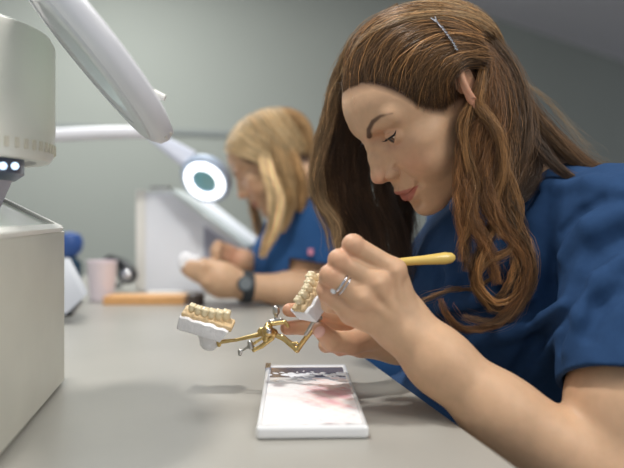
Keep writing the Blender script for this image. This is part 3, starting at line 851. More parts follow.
def build_hair(parent):
    h = Hair(26)
    # combed from the hairline and the parting back over the near side to behind the ear
    hl = [(8.2, -1.5, 8.5), (8.0, 0, 8.7), (7.5, 1.6, 8.7), (6.8, 3.4, 8.3), (6.3, 4.7, 7.3), (5.7, 5.6, 6.0), (4.9, 6.2, 4.6), (3.9, 6.5, 3.2), (2.6, 6.8, 2.0), (1.2, 6.9, 2.0)]
    md = [(3.0, -.5, 12.5), (2.5, 1.5, 12.4), (2.5, 3.0, 11.8), (1.8, 4.6, 10.6), (1.2, 5.6, 9.2), (1.0, 6.4, 7.8), (.8, 7.0, 6.4), (.8, 7.3, 5.4), (.5, 7.4, 4.8), (-.4, 7.5, 4.4)]
    en = [(-5.5, 5.3, 6.5), (-5.0, 5.8, 6.0), (-4.6, 6.2, 5.6), (-4.3, 6.5, 5.2), (-4.0, 6.6, 4.8), (-3.9, 6.7, 4.4), (-3.8, 6.7, 4.0), (-3.7, 6.7, 3.6), (-3.6, 6.7, 3.2), (-3.6, 6.8, 2.8)]
    over_skull(h, hl, md, en, 3600, 1.1, BRD, seed=2, jit=.38)
    over_skull(h, hl, md, en, 1900, 1.6, BR, seed=3, jit=.3)
    part = [(7.6, -2.2, 9.0), (5, -2.2, 11.2), (2, -2, 12.2), (-2, -1.5, 12.1), (-5, -1, 10.6), (-7.5, -.5, 8.0)]
    pm = [(3.5, 2.6, 11.6), (1.6, 4.0, 11.2), (-.4, 4.6, 10.8), (-3, 4.8, 10), (-5.5, 4.6, 8.6), (-7.4, 3.5, 6.5)]
    pe = [(-4.6, 6.2, 5.8), (-5.4, 5.7, 5.6), (-6.2, 5.2, 5.0), (-7.0, 4.5, 4.2), (-7.5, 3.8, 3.0), (-8.2, 2.5, 1.5)]
    over_skull(h, hl, md, en, 420, 1.75, GI, seed=13, jit=.3)  # sparse golden strands: crown highlights put into the hair colour
    over_skull(h, part, pm, pe, 420, 1.8, GI, seed=14, jit=.3)  # the same painted highlights, running from the parting
    over_skull(h, part, pm, pe, 2600, 1.5, BR, seed=4, jit=.3)
    over_skull(h, part, pm, pe, 700, 1.9, ASH, seed=5, jit=.35)
    # far side
    fm = [(5.5, -5.6, 8.2), (2.5, -6.8, 7.5), (0, -7.2, 7.0), (-3, -6.8, 6.6), (-6, -5.4, 6.0), (-8.0, -3, 5.0)]
    fe = [(5.2, -7.0, 2.5), (3.0, -7.7, 1.0), (1, -7.7, 0), (-2, -7.4, -.5), (-5, -6.2, -1), (-7.6, -3.5, -1.0)]
    over_skull(h, part, fm, fe, 1800, 1.6, BR, seed=6, jit=.3)
    # nape and back of the head
    bs = [(-5, 4.5, 8), (-6, 2, 9), (-6, 0, 9.5), (-6, -3, 9)]
    bm = [(-7.6, 4.6, 3.5), (-8.6, 2, 4), (-8.8, 0, 4), (-8.3, -3, 4)]
    be = [(-6.4, 5, -2.5), (-7.4, 3, -3), (-7.6, 0, -3), (-7, -3, -3)]
    over_skull(h, bs, bm, be, 1500, 1.3, BR, seed=7, jit=.5)

    def L(pts, rad, n, col, **k):
        h.lock([W(*p) for p in pts], [x * .0011 for x in rad] if isinstance(rad, (list, tuple)) else rad * .0011, n, col, **k)
    # near cascade from behind the ear
    L([(466, 36, .700), (485, 56, .700), (482, 84, .690), (473, 108, .688), (467, 130, .692), (465, 160, .695), (464, 200, .690), (466, 235, .685), (468, 272, .685)], [7, 7, 7, 7, 7, 7, 5, 2], 480, BR, amp=.0036, freq=3.2)
    L([(466, 34, .700), (487, 62, .697), (488, 100, .692), (474, 140, .690), (466, 180, .685), (470, 215, .680), (487, 245, .680), (497, 285, .680)], [8, 9, 10, 11, 11, 9, 5, 2], 540, AUB, amp=.0042, freq=3)
    L([(448, 32, .700), (486, 62, .700), (496, 105, .695), (490, 145, .690), (482, 180, .685), (492, 215, .680), (520, 250, .680), (525, 285, .680), (500, 318, .680)], [8, 9, 12, 14, 13, 8, 4, 3, 1.5], 470, AUB, amp=.0040, freq=3.2)
    L([(452, 24, .705), (496, 58, .705), (512, 105, .705), (506, 150, .700), (498, 190, .690), (508, 222, .685), (528, 262, .680), (522, 300, .680), (492, 326, .680), (462, 330, .682), (445, 312, .685), (441, 298, .688)], [8, 9, 12, 14, 12, 8, 3, 2.4, 2, 1.6, 1.2, 1], 260, AUB, amp=.0028, freq=3.6)
    L([(458, 16, .72), (505, 55, .715), (524, 105, .712), (522, 150, .705), (510, 185, .70), (500, 215, .695), (484, 245, .69), (473, 272, .688), (484, 300, .685), (504, 312, .685)], [8, 9, 12, 14, 12, 8, 4, 3.5, 3, 1], 400, BR, amp=.0028, freq=3.6)
    L([(486, 42, .74), (513, 95, .73), (530, 140, .725), (536, 165, .72), (525, 190, .715), (510, 205, .71)], [10, 12, 12, 11, 9, 6], 520, BRD, amp=.002)
    L([(484, 62, .690), (480, 88, .682), (478, 106, .680), (490, 120, .678), (500, 140, .678), (503, 170, .680), (493, 205, .68), (500, 240, .675)], [3, 5, 6, 6, 6, 5, 2], 180, GI, amp=.002)
    L([(484, 84, .684), (470, 106, .682), (462, 130, .682), (470, 165, .680), (478, 190, .680), (470, 220, .678), (458, 250, .68)], [3, 4, 5, 5, 5, 2], 150, GI, amp=.0025)
    L([(466, 118, .688), (460, 150, .684), (459, 185, .682), (459, 210, .68), (462, 240, .68), (462, 262, .68)], [2, 4, 5, 6, 4, 1], 150, AUB, amp=.003)
    L([(500, 150, .688), (515, 190, .684), (520, 220, .68), (510, 250, .678), (485, 262, .678), (474, 285, .68), (492, 312, .68)], [2, 5, 5, 5, 4, 3, 1], 140, GI, amp=.002)
    L([(495, 205, .69), (515, 235, .685), (512, 275, .682), (498, 300, .682)], [5, 6, 5, 2], 120, GI, amp=.002)
    L([(452, 24, .705), (490, 58, .705), (508, 105, .702), (510, 150, .698), (503, 190, .690), (516, 222, .684), (532, 258, .679), (530, 290, .678), (508, 318, .679), (480, 322, .680), (462, 316, .684)], [6, 7, 9, 10, 9, 7, 2.2, 2, 2, 1.6, 1.2], 170, BR, amp=.0032, freq=3.4)
    L([(490, 190, .688), (496, 220, .684), (484, 250, .678), (478, 280, .677), (494, 302, .678), (512, 296, .679), (520, 276, .68)], [4, 4, 2, 1.6, 1.4, 1.2, 1], 90, GI, amp=.002, freq=2)
    L([(505, 195, .692), (520, 230, .688), (522, 262, .684), (506, 290, .682), (486, 312, .682)], [4, 5, 3, 2, 1], 110, BRD, amp=.003, freq=3)
    # a thin strand on the table side
    L([(500, 272, .70), (475, 288, .70), (450, 290, .70), (428, 298, .69), (414, 304, .68)], [3, 3, 3, 2, 1], 70, BR, amp=.0012)
    L([(505, 300, .70), (512, 330, .70), (506, 360, .71), (520, 378, .71)], [6, 5, 4, 1], 60, BRD, amp=.002)
    # back hair running along the nape and over the shoulder
    L([(424, 6, .76), (466, 18, .75), (497, 60, .74), (528, 110, .74), (566, 150, .735), (598, 172, .73), (640, 184, .73), (690, 205, .73)], [8, 12, 13, 13, 12, 8, 5, 4], 1050, BR, amp=.0016, fly=.08)
    L([(430, 6, .77), (474, 24, .76), (510, 86, .755), (548, 138, .75), (600, 170, .745), (660, 190, .74)], [8, 11, 11, 9, 5, 3], 420, ASH, amp=.0016, fly=.15)
    L([(495, 60, .73), (520, 120, .72), (545, 155, .715), (572, 176, .70), (600, 180, .69), (630, 185, .69)], [9, 10, 8, 4, 2, 1], 260, BRD, amp=.002)
    L([(510, 70, .75), (552, 108, .75), (585, 140, .75), (600, 168, .74)], [3, 8, 12, 8], 26, ASH, amp=.004, fly=.9, r=.00012)
    # far side curtain hanging beside the face
    for i, (x0, x1, x2, x3, w, c) in enumerate([(342, 330, 322, 338, 7, ASH), (350, 340, 332, 350, 9, BR), (360, 350, 346, 362, 11, BRD), (372, 362, 364, 380, 13, BRD), (392, 384, 384, 398, 14, BRD), (364, 350, 352, 366, 16, BRD), (350, 338, 336, 350, 12, BRD), (356, 338, 336, 346, 5, ASH)]):
        L([(x0 + 22, 52 + i * 2, .80), (x1 + 6, 96, .82), (x2 - 4, 150, .83), (x2, 195, .83), (x3, 235, .82), (x3 + 10, 285, .81)], [w * .7, w, w, w, w * .9, w * .6], int(70 * w), c, amp=.003, freq=1.8)
    L([(400, 8, .76), (362, 34, .765), (343, 62, .775), (332, 95, .785), (326, 125, .79), (317, 160, .79), (316, 195, .79), (334, 225, .785), (338, 250, .78)], [6, 7, 7, 7, 7, 6, 5, 4, 2], 700, ASH, amp=.003, freq=2.2, fly=.06)
    L([(384, 18, .76), (352, 44, .765), (336, 78, .775), (328, 115, .785), (313, 170, .80), (315, 200, .80), (326, 230, .79), (332, 255, .79)], [3, 4, 3, 3, 2, 2, 1], 90, ASH, amp=.003, freq=2.2, fly=.1)
    L([(410, 150, .86), (405, 190, .86), (405, 230, .84), (400, 270, .82)], [14, 18, 20, 16], 700, BRD, amp=.003)
    # flyaways at the hairline
    g = np.random.default_rng(5)
    for k in range(26):
        x = g.uniform(338, 420); y = 96 - 14 * math.sin((x - 338) / 82 * 3.14)
        dx, dy = g.normal(0, 8), g.uniform(6, 22)
        L([(x, y - 6, .712), (x + dx * .4, y + dy * .4, .703), (x + dx, y + dy, .70)], 1.2, 2, BRD, r=.00008, amp=.0006)
    for k in range(40):
        t = g.uniform(0, 1); x = 330 + 130 * t; y = 100 - 100 * math.sin(t * 1.57)
        L([(x, y, .74), (x - 5 + g.normal(0, 4), y - 5 + g.normal(0, 3), .74), (x + g.normal(0, 9), y - 5 + g.normal(0, 5), .74)], 1.5, 3, ASH, r=.00008, amp=.001)
    return h.build('hair', HAIRM, parent)
# ------------------------------------------------------------------ mixing palette
pc = np.array([-.0030, .6640, zd])
tr = empty('mixing_palette', V(pc)); tag(tr, 'white ceramic mixing palette with pink and white porcelain powder on the bench', 'palette')
TR = Matrix.Rotation(math.radians(1.8), 3, 'Z')
def tl(p): return (np.asarray(p) @ np.array(TR).T) + pc
HW, HL = .0480, .1150
def tray_f(P):
    d = box(P, (0, 0, .0058), (HW, HL, .0056), rad=.0035)
    d = np.maximum(d, -box(P, (0, -.002, .0125), (HW - .0045, HL - .008, .0022), rad=.0015))
    return d
def paste_mask(P):
    n = fbm(P, 120, 8) * .5 + fbm(P, 300, 9) * .35
    return n
def tray_xf(P): return tl(P)
sdf_obj('slab', tray_f, (-.055, -.122, -.002), (.055, .122, .02), .0011, mat('white_glazed_ceramic', (238, 238, 240), rough=.05, coat=.6), tr, xf=tray_xf)
def paste_h(x, y):
    Q = np.stack([x, y, np.zeros_like(x)], 1)
    a = fbm(Q, 70, 21); b_ = fbm(Q, 200, 22); c_ = fbm(Q, 480, 23)
    return a, b_, c_
def powder(name, mask, hgt, col1, col2, seed, rough=.8, h=.0011):
    nx, ny = int(2 * HW / h), int(2 * HL / h)
    X, Y = np.meshgrid(np.linspace(-HW + .005, HW - .005, nx), np.linspace(-HL + .007, HL - .011, ny), indexing='ij')
    x, y = X.ravel(), Y.ravel(); a, b_, c_ = paste_h(x, y)
    m = mask(x, y, a, b_)
    z = .0104 + hgt * np.clip(m, -1, 1) + .00045 * b_ + .00025 * c_
    t = np.clip(.5 + .5 * fbm(np.stack([x, y, x * 0], 1), 160, seed), 0, 1)[:, None]
    cols = powder_cols(x, y, a, b_, c_) if col1 is None else np.array(s2l(col1)) * (1 - t) + np.array(s2l(col2)) * t
    idx = np.arange(nx * ny).reshape(nx, ny)
    Q = np.stack([idx[:-1, :-1], idx[1:, :-1], idx[1:, 1:], idx[:-1, 1:]], -1).reshape(-1, 4)
    keep = (z[Q] > .0099).any(1); Q = Q[keep]
    used = np.unique(Q); mp = -np.ones(nx * ny, int); mp[used] = np.arange(len(used))
    P = tl(np.stack([x, y, np.maximum(z, .0098)], 1)[used])
    o = mesh_from(name, P, mp[Q], mat(name + '_material', (255, 255, 255), rough=rough, vcol=True, bump=.4, bscale=1500), tr, cols[used])
    return o
b = N(); bx(b, (-HW + .006, .056, .0096), (HW - .006, HL - .012, .0104), TR, pc); bm_obj('dark_reflection_strip', b, mat('painted_dark_reflection', (112, 102, 102), rough=.06, spec=.8), tr)  # dark reflection of hands and scrub put into this strip's colour
def ss(v): v = np.clip(v, 0, 1); return v * v * (3 - 2 * v)
def powder_cols(x, y, a, b_, c_):
    p1 = 1.35 - np.sqrt(((x - .020) / .030) ** 2 + ((y + .018) / .078) ** 2) * 1.1 + .30 * a + .35 * b_ + .25 * c_
    p2 = .5 - np.sqrt(((x + .028) / .016) ** 2 + ((y - .022) / .02) ** 2) * .6 + .35 * a + .4 * b_
    w = np.maximum(ss(p1 * .9) * (.75 + .35 * a + .25 * b_), .3 * ss(p2))
    w = np.clip(w, 0, 1)[:, None]
    pk = ss(.5 + 1.2 * a)[:, None] * np.array(s2l((226, 176, 182))) + (1 - ss(.5 + 1.2 * a)[:, None]) * np.array(s2l((240, 208, 196)))
    return np.array(s2l((236, 234, 235))) * (1 - w) + pk * w
powder('porcelain_powder', lambda x, y, a, b_: np.minimum(1.1 * (.048 + .012 * a - y) / .012, 1) + .35 * b_ - .1, .0007, None, None, 31)
powder('white_paste', lambda x, y, a, b_: .6 * b_ + 1.1 * a - .05 - np.abs(y - .066) / .026, .0016, (240, 240, 243), (226, 228, 236), 34, rough=.35)
b = N(); q = tl((-.0455, .101, .0)); bx(b, (-.003, -.012, .006), (.003, .012, .0135), TR, q); bm_obj('clip', b, M['chrome'], tr, bevel=.0012)

# ------------------------------------------------------------------ plaster casts with ceramic teeth
def cast(loc, U, Up, label, ntooth, group=None, stem=None, L=.054, flip=1):
    U = np.array(U, float); U /= np.linalg.norm(U); Up = np.array(Up, float); Up -= U * (Up @ U); Up /= np.linalg.norm(Up)
    Wd = np.cross(U, Up); R = np.stack([U, Wd, Up], 1)
    root = empty('dental_cast', V(loc)); tag(root, label, 'dental cast', group)
    xf = lambda P: P @ R.T + loc
    def arch(t):   # tooth positions along a shallow arc
        return np.array([(t - .5) * L * .80, (-.0035 + .010 * (t - .35) ** 2 * 2.2) * flip, 0])
    def base(P):
        d = box(P, (0, 0, -.0085), (L / 2, .0155, .0085), rad=.002)
        d = smax(d, -(box(P, (.0, .020 * flip, -.004), (L * .36, .008, .014), rad=.004)), .004)
        d = np.maximum(d, (P @ np.array([.93, 0, -.36], np.float32)) - L * .475)
        # scalloped upper edge
        d = np.maximum(d, P[:, 2] + .0018 + .0006 * np.sin(P[:, 0] * 480 + 1))
        if stem is not None: d = smin(d, cap(P, (stem[0], 0, -.012), (stem[1], 0, -.0265), .0155, .0110), .003)
        return d + .0002 * fbm(P, 500, 4)
    cb = sdf_obj('plaster_base', base, (-L / 2 - .004, -.020, -.042), (L / 2 + .004, .020, .005), .0008, M['plaster'], root, xf=xf)
    def gum(P):
        d = box(P, (.0015, 0, -.0012), (L / 2 + .001, .0105, .0030), rad=.0018)
        for i in range(ntooth + 1):
            t = (i - .0) / ntooth; a = arch(t); d = smin(d, ell(P, a + np.array([0, -.002 * flip, .0012]), (.0028, .0055, .0036)), .002)
        d = np.maximum(d, (P @ np.array([.86, .35 * flip, -.36], np.float32)) - L * .50)
        return d + .0004 * fbm(P, 380, 6)
    sdf_obj('gum', gum, (-L / 2 - .004, -.016, -.006), (L / 2 + .005, .016, .008), .0007, M['gum'], root, xf=xf)
    def tooth(P):
        d = ell(P, (0, 0, .0035), (.0042, .0048, .0050))
        d = smin(d, ell(P, (0, 0, -.001), (.0032, .0038, .0040)), .002)
        for sx in (-1, 1):
            for sy in (-1, 1): d = smin(d, ell(P, (sx * .0018, sy * .0021, .0068), (.0019, .0021, .0019)), .0012)
        return smax(d, -cap(P, (-.003, 0, .0092), (.003, 0, .0092), .0009, .0009), .0012)
    tm = None
    for i in range(ntooth):
        t = (i + .5) / ntooth; a = arch(t); s = 1.0 + .22 * (i / (ntooth - 1))
        if tm is None:
            o = sdf_obj('tooth', tooth, (-.006, -.007, -.007), (.006, .007, .011), .0005, M['tooth'], root); tm = o
        else:
            o = tm.copy(); C.objects.link(o)
        Mx = Matrix([[*(R[k] * s), 0] for k in range(3)] + [[0, 0, 0, 1]]); Mx.translation = V(xf(a + np.array([0, 0, .0022])))
        tm2 = Matrix.Translation(-V(loc)) @ Mx
        o.parent = root; o.matrix_parent_inverse = Matrix.Identity(4); o.matrix_basis = tm2
    for o in (cb,): pass
    for o in root.children:
        if o.name.split('.')[0] in ('plaster_base', 'gum'): o.matrix_parent_inverse = root.matrix_basis.inverted()
    return root
cast(W(207.5, 317, .70), (.955, .0, -.297), (.28, -.30, .93), 'white plaster dental cast with beige teeth hanging free at the articulator\'s left end', 6, 'casts on the articulator', stem=(.006, .009), L=.0545, flip=-1)
cast(W(310, 293, .652), (.55, .42, .72), (-.58, -.38, .72), 'white plaster dental cast with beige teeth pinched in the right hand under the brush', 5, 'casts on the articulator', L=.046, flip=-1)

# ------------------------------------------------------------------ brass articulator
ar = empty('dental_articulator', V(W(268, 333, .695))); tag(ar, 'brass hinged dental articulator held in the fingers above the palette', 'articulator')
def part_sdf(name, segs, m, root, h=.0007, k=.0015, extra=None):
    pts = np.array([p for s in segs for p in s[0]]); r = max(max(s[1]) for s in segs)
    def f(P):
        d = None
        for s in segs:
            e = chain(P, s[0], s[1], .0008); d = e if d is None else smin(d, e, k)
        if extra: d = extra(P, d)
        return d
    o = sdf_obj(name, f, pts.min(0) - r - .003, pts.max(0) + r + .003, h, m)
    return adopt(o, root)
w = W
part_sdf('upper_arm', [([w(219, 342, .70), w(236, 340, .70), w(262, 334, .695)], [.0024, .0018, .0026]), ([w(219, 339, .70), w(219, 345, .70)], [.0022, .0022])], M['brass'], ar)
part_sdf('hinge', [([w(262, 332, .695), w(273, 333, .69)], [.0052, .0052]), ([w(268, 326, .69), w(266, 339, .69)], [.0040, .0040]), ([w(268, 331, .68), w(268, 331, .70)], [.0060, .0060])], M['brass'], ar)
part_sdf('bent_lug', [([w(262, 331, .692), w(272, 324, .69), w(285, 322, .692), w(288, 326, .69)], [.0026, .0024, .0022, .002])], M['brass'], ar)
part_sdf('lower_arm', [([w(274, 334, .69), w(284, 339, .688), w(297, 350, .684), w(300, 346, .684), w(309, 334, .680), w(318, 321, .678)], [.0030, .0026, .0030, .0026, .0026, .0030]), ([w(283, 336, .688), w(292, 343, .686), w(297, 343, .684)], [.0014, .0014, .0014])], M['brass'], ar)
part_sdf('support_hook', [([w(272, 338, .688), w(262, 346, .69), w(254, 350, .69)], [.0028, .0024, .0020]), ([w(254, 350, .69), w(252, 345, .69), w(256, 342, .69), w(266, 336, .69)], [.0018, .0014, .0014, .0016])], M['brass'], ar)
part_sdf('set_screw', [([w(251, 345, .688), w(240, 352, .69)], [.0016, .0012]), ([w(240, 351, .69), w(240, 354, .69)], [.0024, .0022]), ([w(250, 343, .688), w(251, 347, .688)], [.0030, .0030])], M['steel'], ar)
part_sdf('mounting_bar', [([w(306, 334, .676), w(314, 322, .674), w(320, 318, .672)], [.0020, .0026, .0026])], M['steel'], ar)
part_sdf('stop_screw', [([w(276, 313, .70), w(276, 322, .70)], [.0018, .0018]), ([w(276, 309, .70), w(276, 312, .70)], [.0040, .0040]), ([w(271, 322, .70), w(281, 320, .70)], [.0030, .0026])], M['steel'], ar)
part_sdf('hinge_screw', [([w(269, 331, .676), w(269, 331, .682)], [.0032, .0032])], M['chrome'], ar)

# ------------------------------------------------------------------ brush
br = empty('modelling_brush', V(W(400, 262, .645))); tag(br, 'thin brush with a pale yellow lacquered handle held in the raised left hand', 'brush')
ptsb = [W(455, 257.5, .650), W(452, 257.6, .650), W(445, 258.3, .649), W(425, 260, .647), W(400, 262, .645), W(370, 264.5, .642)]
b = N(); tube(b, ptsb, [.0022, .0050, .0062, .0048, .0040, .0034], seg=20); bm_obj('handle', b, M['brush'], br)
b = N(); tube(b, [W(370, 264.5, .642), W(345, 266.5, .645), W(328, 268.5, .650)], [.0032, .0024, .0016]); bm_obj('ferrule', b, M['chrome'], br)
b = N(); tube(b, [W(328, 268.5, .650), W(324, 268.5, .652), W(319, 270.5, .655)], [.0017, .0019, .0004]); bm_obj('bristles', b, mat('dark_bristle', (60, 42, 34), rough=.6), br)

# ------------------------------------------------------------------ rings on the ring finger
rpos = LH['r'][0] * .42 + LH['r'][1] * .58; rdir = LH['r'][1] - LH['r'][0]; rdir /= np.linalg.norm(rdir)
def torus(c, n, R, r, m, name, parent=None, sy=1.0):
    u, v, w_ = axes(n); b = N(); rings = []
    for i in range(64):
        a = 2 * math.pi * i / 64; o = u * math.cos(a) + v * math.sin(a); rings.append([b.verts.new(Vector(c) + o * R + (o * math.cos(t) + w_ * math.sin(t) * sy) * r) for t in [2 * math.pi * k / 10 for k in range(10)]])
    for i in range(64):
        A, B = rings[i], rings[(i + 1) % 64]
        for k in range(10): b.faces.new([A[k], A[(k + 1) % 10], B[(k + 1) % 10], B[k]])
    return bm_obj(name, b, m, parent)
o = torus(rpos + rdir * .0022, rdir, .0104, .0010, M['chrome'], 'finger_ring', sy=1.2); tag(o, 'plain polished silver band on the ring finger, nearer the knuckle', 'ring')
rg = empty('finger_ring', V(rpos)); tag(rg, 'silver ring with a bright clear stone on the ring finger', 'ring')
torus(rpos - rdir * .0016, rdir, .0106, .0009, M['chrome'], 'band', rg)
st = W(333.5, 291, .598)
b = N(); lathe(b, [(0, -.003), (.0032, .0), (.0026, .0012), (0, .0012)], st, (-.45, -.8, -.35), 8); bm_obj('stone', b, mat('clear_stone', (245, 248, 255), rough=.02, spec=1, coat=1), rg, smooth=False)
b = N(); lathe(b, [(.0014, -.004), (.0030, -.0004), (.0034, -.0004), (.0020, -.004)], st, (-.45, -.8, -.35), 12, closed=True); bm_obj('setting', b, M['chrome'], rg)

# ------------------------------------------------------------------ hair clip
hc = empty('hair_clip', V(W(446, 34, .66))); tag(hc, 'slim silver hair clip set with tiny stones above the ear', 'hair clip')
def hair_hit(px, py, lift):
    d = (W(px, py, 1.0) - [0, 0, CAMZ]) @ HR; o = W2H([[0, 0, CAMZ]])[0]
    d = d / .01; R_ = RAD + lift; a_ = ((d / R_) ** 2).sum(); q_ = (o - CEN) / R_; b_ = (q_ * d / R_).sum(); c_ = (q_ ** 2).sum() - 1
    disc = b_ * b_ - a_ * c_
    return W(px, py, (-b_ - math.sqrt(max(disc, 0))) / a_)
CL = [hair_hit(x, y, 1.75) for x, y in ((431, 18), (437, 22), (443, 29), (448, 36), (453, 43), (457, 51))]
b = N(); tube(b, CL, .0010, seg=8); bm_obj('bar', b, M['chrome'], hc)
b = N(); tube(b, [hair_hit(435, 17, 1.75), hair_hit(436, 20, 1.8), hair_hit(438, 24, 1.8)], .0008, seg=8); bm_obj('prong', b, M['chrome'], hc)
for k in range(9):
    p = np.array(CL[2]) * (1 - k / 8) + np.array(CL[5]) * (k / 8) + np.array([0, -.0012, 0]) 
    q = catmull(CL, 40)[14 + k * 3] + np.array([0, -.001, 0])
    b = N(); bmesh.ops.create_icosphere(b, subdivisions=1, radius=.0017, matrix=Matrix.Translation(V(q))); bm_obj('stone', b, M['chrome'], hc, smooth=False)
# ------------------------------------------------------------------ the woman behind
BF = np.array([-.83, .06, -.55]); BF /= np.linalg.norm(BF)
BU = np.array([-.55, 0, .83]); BU -= BF * (BU @ BF); BU /= np.linalg.norm(BU)
BL = np.cross(BU, BF); BRm = np.stack([BF, BL, BU], 1); BT = W(279, 165, 1.45)
def B2W(P): return (np.asarray(P, float) * .0102) @ BRm.T + BT
def blonde_body(P):
    d = chain(P, [W(325, 226, 1.43), W(336, 262, 1.43), W(338, 287, 1.41)], [.055, .045, .040], .02)
    d = smin(d, chain(P, [W(338, 287, 1.41), W(290, 290, 1.38), W(247, 287, 1.35)], [.040, .036, .026], .02), .02)
    h = chain(P, [W(247, 287, 1.35), W(222, 280, 1.34), W(212, 276, 1.34)], [.026, .033, .030], .02)
    d = smin(d, h, .015)
    for k, (dy, l) in enumerate([(-6, 0), (-1, 3), (4, 2), (9, -4)]):
        d = smin(d, chain(P, [W(218, 277 + dy * .8, 1.33), W(203 - l * .5, 272 + dy, 1.315), W(192 - l, 270 + dy * .8, 1.33), W(186 - l * .5, 268 + dy * .6, 1.35)], [.012, .0105, .0095, .008], .003), .005)
    d = smin(d, chain(P, [W(225, 276, 1.35), W(211, 264, 1.37), W(200, 262, 1.37)], [.015, .012, .009], .003), .008)
    # far arm and hand
    d = smin(d, chain(P, [W(315, 285, 1.66), W(262, 276, 1.52), W(243, 262, 1.47)], [.04, .030, .030], .02), .01)
    for dy, l in [(-5, 0), (0, -3), (5, -3)]:
        d = smin(d, chain(P, [W(243, 262 + dy, 1.47), W(228, 254 + dy, 1.45), W(218 + l, 250 + dy, 1.43), W(217, 257 + dy, 1.41)], [.013, .011, .010, .008], .003), .006)
    return d
def blonde_trunk(P, g=0):
    d = ell(P, W(310, 262, 1.56), (.105 + g, .17 + g, .16 + g))
    d = smin(d, chain(P, [W(306, 200, 1.53), W(330, 260, 1.56), W(352, 350, 1.60)], [.06 + g, .11 + g, .13 + g], .05), .05)
    d = smin(d, cap(P, W(312, 207, 1.52), W(326, 226, 1.43), .05 + g, .05 + g), .03)
    d = smin(d, cap(P, W(300, 207, 1.55), W(300, 222, 1.68), .05 + g, .05 + g), .03)
    return d
hp, hq = sdf_arrays(head_sdf, (-10.5, -9.3, -15), (12.2, 9.3, 13.2), .24, coarse=5)
hcol = head_cols(hp)
off = 0; PP, QQ, CC = [], [], []
hsel = [(B2W(hp), hq, hcol)]
P_, Q_ = sdf_arrays(blonde_body, W(170, 300, 1.28) - [.02, 0, .05], (.12, 1.74, CAMZ + .06), .004, coarse=4); 
cc_ = np.tile(SK, (len(P_), 1)); cc_ = mixc(cc_, s2l((216, 130, 110)), .35 * np.exp(-((P_ - W(232, 256, 1.45)) ** 2).sum(1) / .03 ** 2)); hsel.append((P_, Q_, cc_))
P_, Q_ = sdf_arrays(blonde_trunk, (-.22, 1.3, CAMZ - .50), (.28, 1.82, CAMZ + .12), .008, coarse=4); hsel.append((P_, Q_, np.tile(SK, (len(P_), 1))))
for p, q, c in hsel:
    PP.append(p); QQ.append(q + off); CC.append(c); off += len(p)
bw = mesh_from('person', np.concatenate(PP), np.concatenate(QQ), SKIN, None, np.concatenate(CC))
tag(bw, 'blonde woman in a blue scrub top working at the bench in the blurred background', 'person')
def bscrub(P):
    d = blonde_trunk(P, .012)
    ax1 = W(324, 262, 1.43)
    d = smin(d, cap(P, W(322, 222, 1.44), ax1, .064, .066), .025)
    d = smin(d, ell(P, W(278, 262, 1.52), (.06, .12, .08)), .04)
    d = d - .004 * fbm(P, 20, 13)
    t = P[:, 2] - ax1[2] + .15 * (P[:, 0] - ax1[0])
    arm = (P[:, 1] < 1.48)
    hol = np.maximum(cap(P, W(322, 222, 1.44), ax1 + np.array([0, 0, -.05]), .05, .058), -(-(t) + .04))
    return np.where(arm, np.maximum(d, np.where(cap(P, W(322, 222, 1.44), ax1 + np.array([0, 0, -.06]), .064, .066) < .02, -t, -1)), d)
so = sdf_obj('scrub_top', bscrub, (-.24, 1.28, CAMZ - .44), (.30, 1.84, CAMZ + .14), .005, M['scrub_lit'], bw)
b = N(); prism(b, [W(308, 249, 1.355), W(313, 249, 1.355), W(313, 255, 1.355), W(308, 255, 1.355)], (0, .02, 0)); lgo = bm_obj('sleeve_patch', b, mat('pink_patch', (214, 140, 160), rough=.6), bw)
hb = Hair(20)
BLD = np.array(s2l((196, 160, 112))); BLD2 = np.array(s2l((170, 134, 90))); BLD3 = np.array(s2l((222, 196, 152)))
part = [(8.0, 0, 8.6), (6.5, 0, 10.8), (3, 0, 12.2), (0, 0, 12.4), (-3.5, 0, 11.6), (-6.5, 0, 9.5)]
pm = [(6.8, 4.6, 7.6), (5.0, 5.6, 8.5), (2.5, 6.2, 8.7), (0, 6.6, 8.6), (-3.5, 6.0, 7.8), (-6.4, 4.4, 6)]
pe = [(2.8, 7.4, 3.4), (1.6, 7.6, 1.6), (-.2, 7.9, 0), (-2.5, 7.8, -.5), (-5, 6.6, -1), (-7.6, 4, -1)]
mm = lambda pl: [(x, -y, z) for x, y, z in pl]
for sgn in (0, 1):
    f = (lambda a: a) if sgn == 0 else mm
    over_skull(hb, part, f(pm), f(pe), 1300, 1.6, BLD, seed=40 + sgn, jit=.3, Hf=B2W, r=.035)
    over_skull(hb, part, f(pm), f(pe), 500, 1.9, BLD3, seed=44 + sgn, jit=.3, Hf=B2W, r=.035)
over_skull(hb, [(-4, 4, 10), (-4, 0, 11), (-4, -4, 10)], [(-8, 4, 5), (-9, 0, 5), (-8, -4, 5)], [(-7, 5, -3), (-8, 0, -3), (-7, -5, -3)], 900, 1.5, BLD2, seed=48, jit=.6, Hf=B2W, r=.035)
def LB(pts, rad, n, col, **k):
    hb.lock([W(*p) for p in pts], [x * .0022 for x in rad], n, col, r=.0004, **k)
LB([(262, 150, 1.37), (268, 172, 1.36), (276, 195, 1.36), (276, 220, 1.36), (268, 240, 1.37), (262, 258, 1.38)], [6, 8, 9, 8, 6, 3], 420, BLD3, amp=.003)
LB([(268, 138, 1.37), (280, 160, 1.36), (288, 185, 1.36), (288, 208, 1.37), (280, 232, 1.37)], [8, 9, 9, 8, 4], 420, BLD, amp=.003)
LB([(272, 130, 1.39), (288, 150, 1.38), (298, 175, 1.38), (302, 196, 1.39), (298, 212, 1.39)], [8, 9, 9, 7, 4], 420, BLD2, amp=.003)
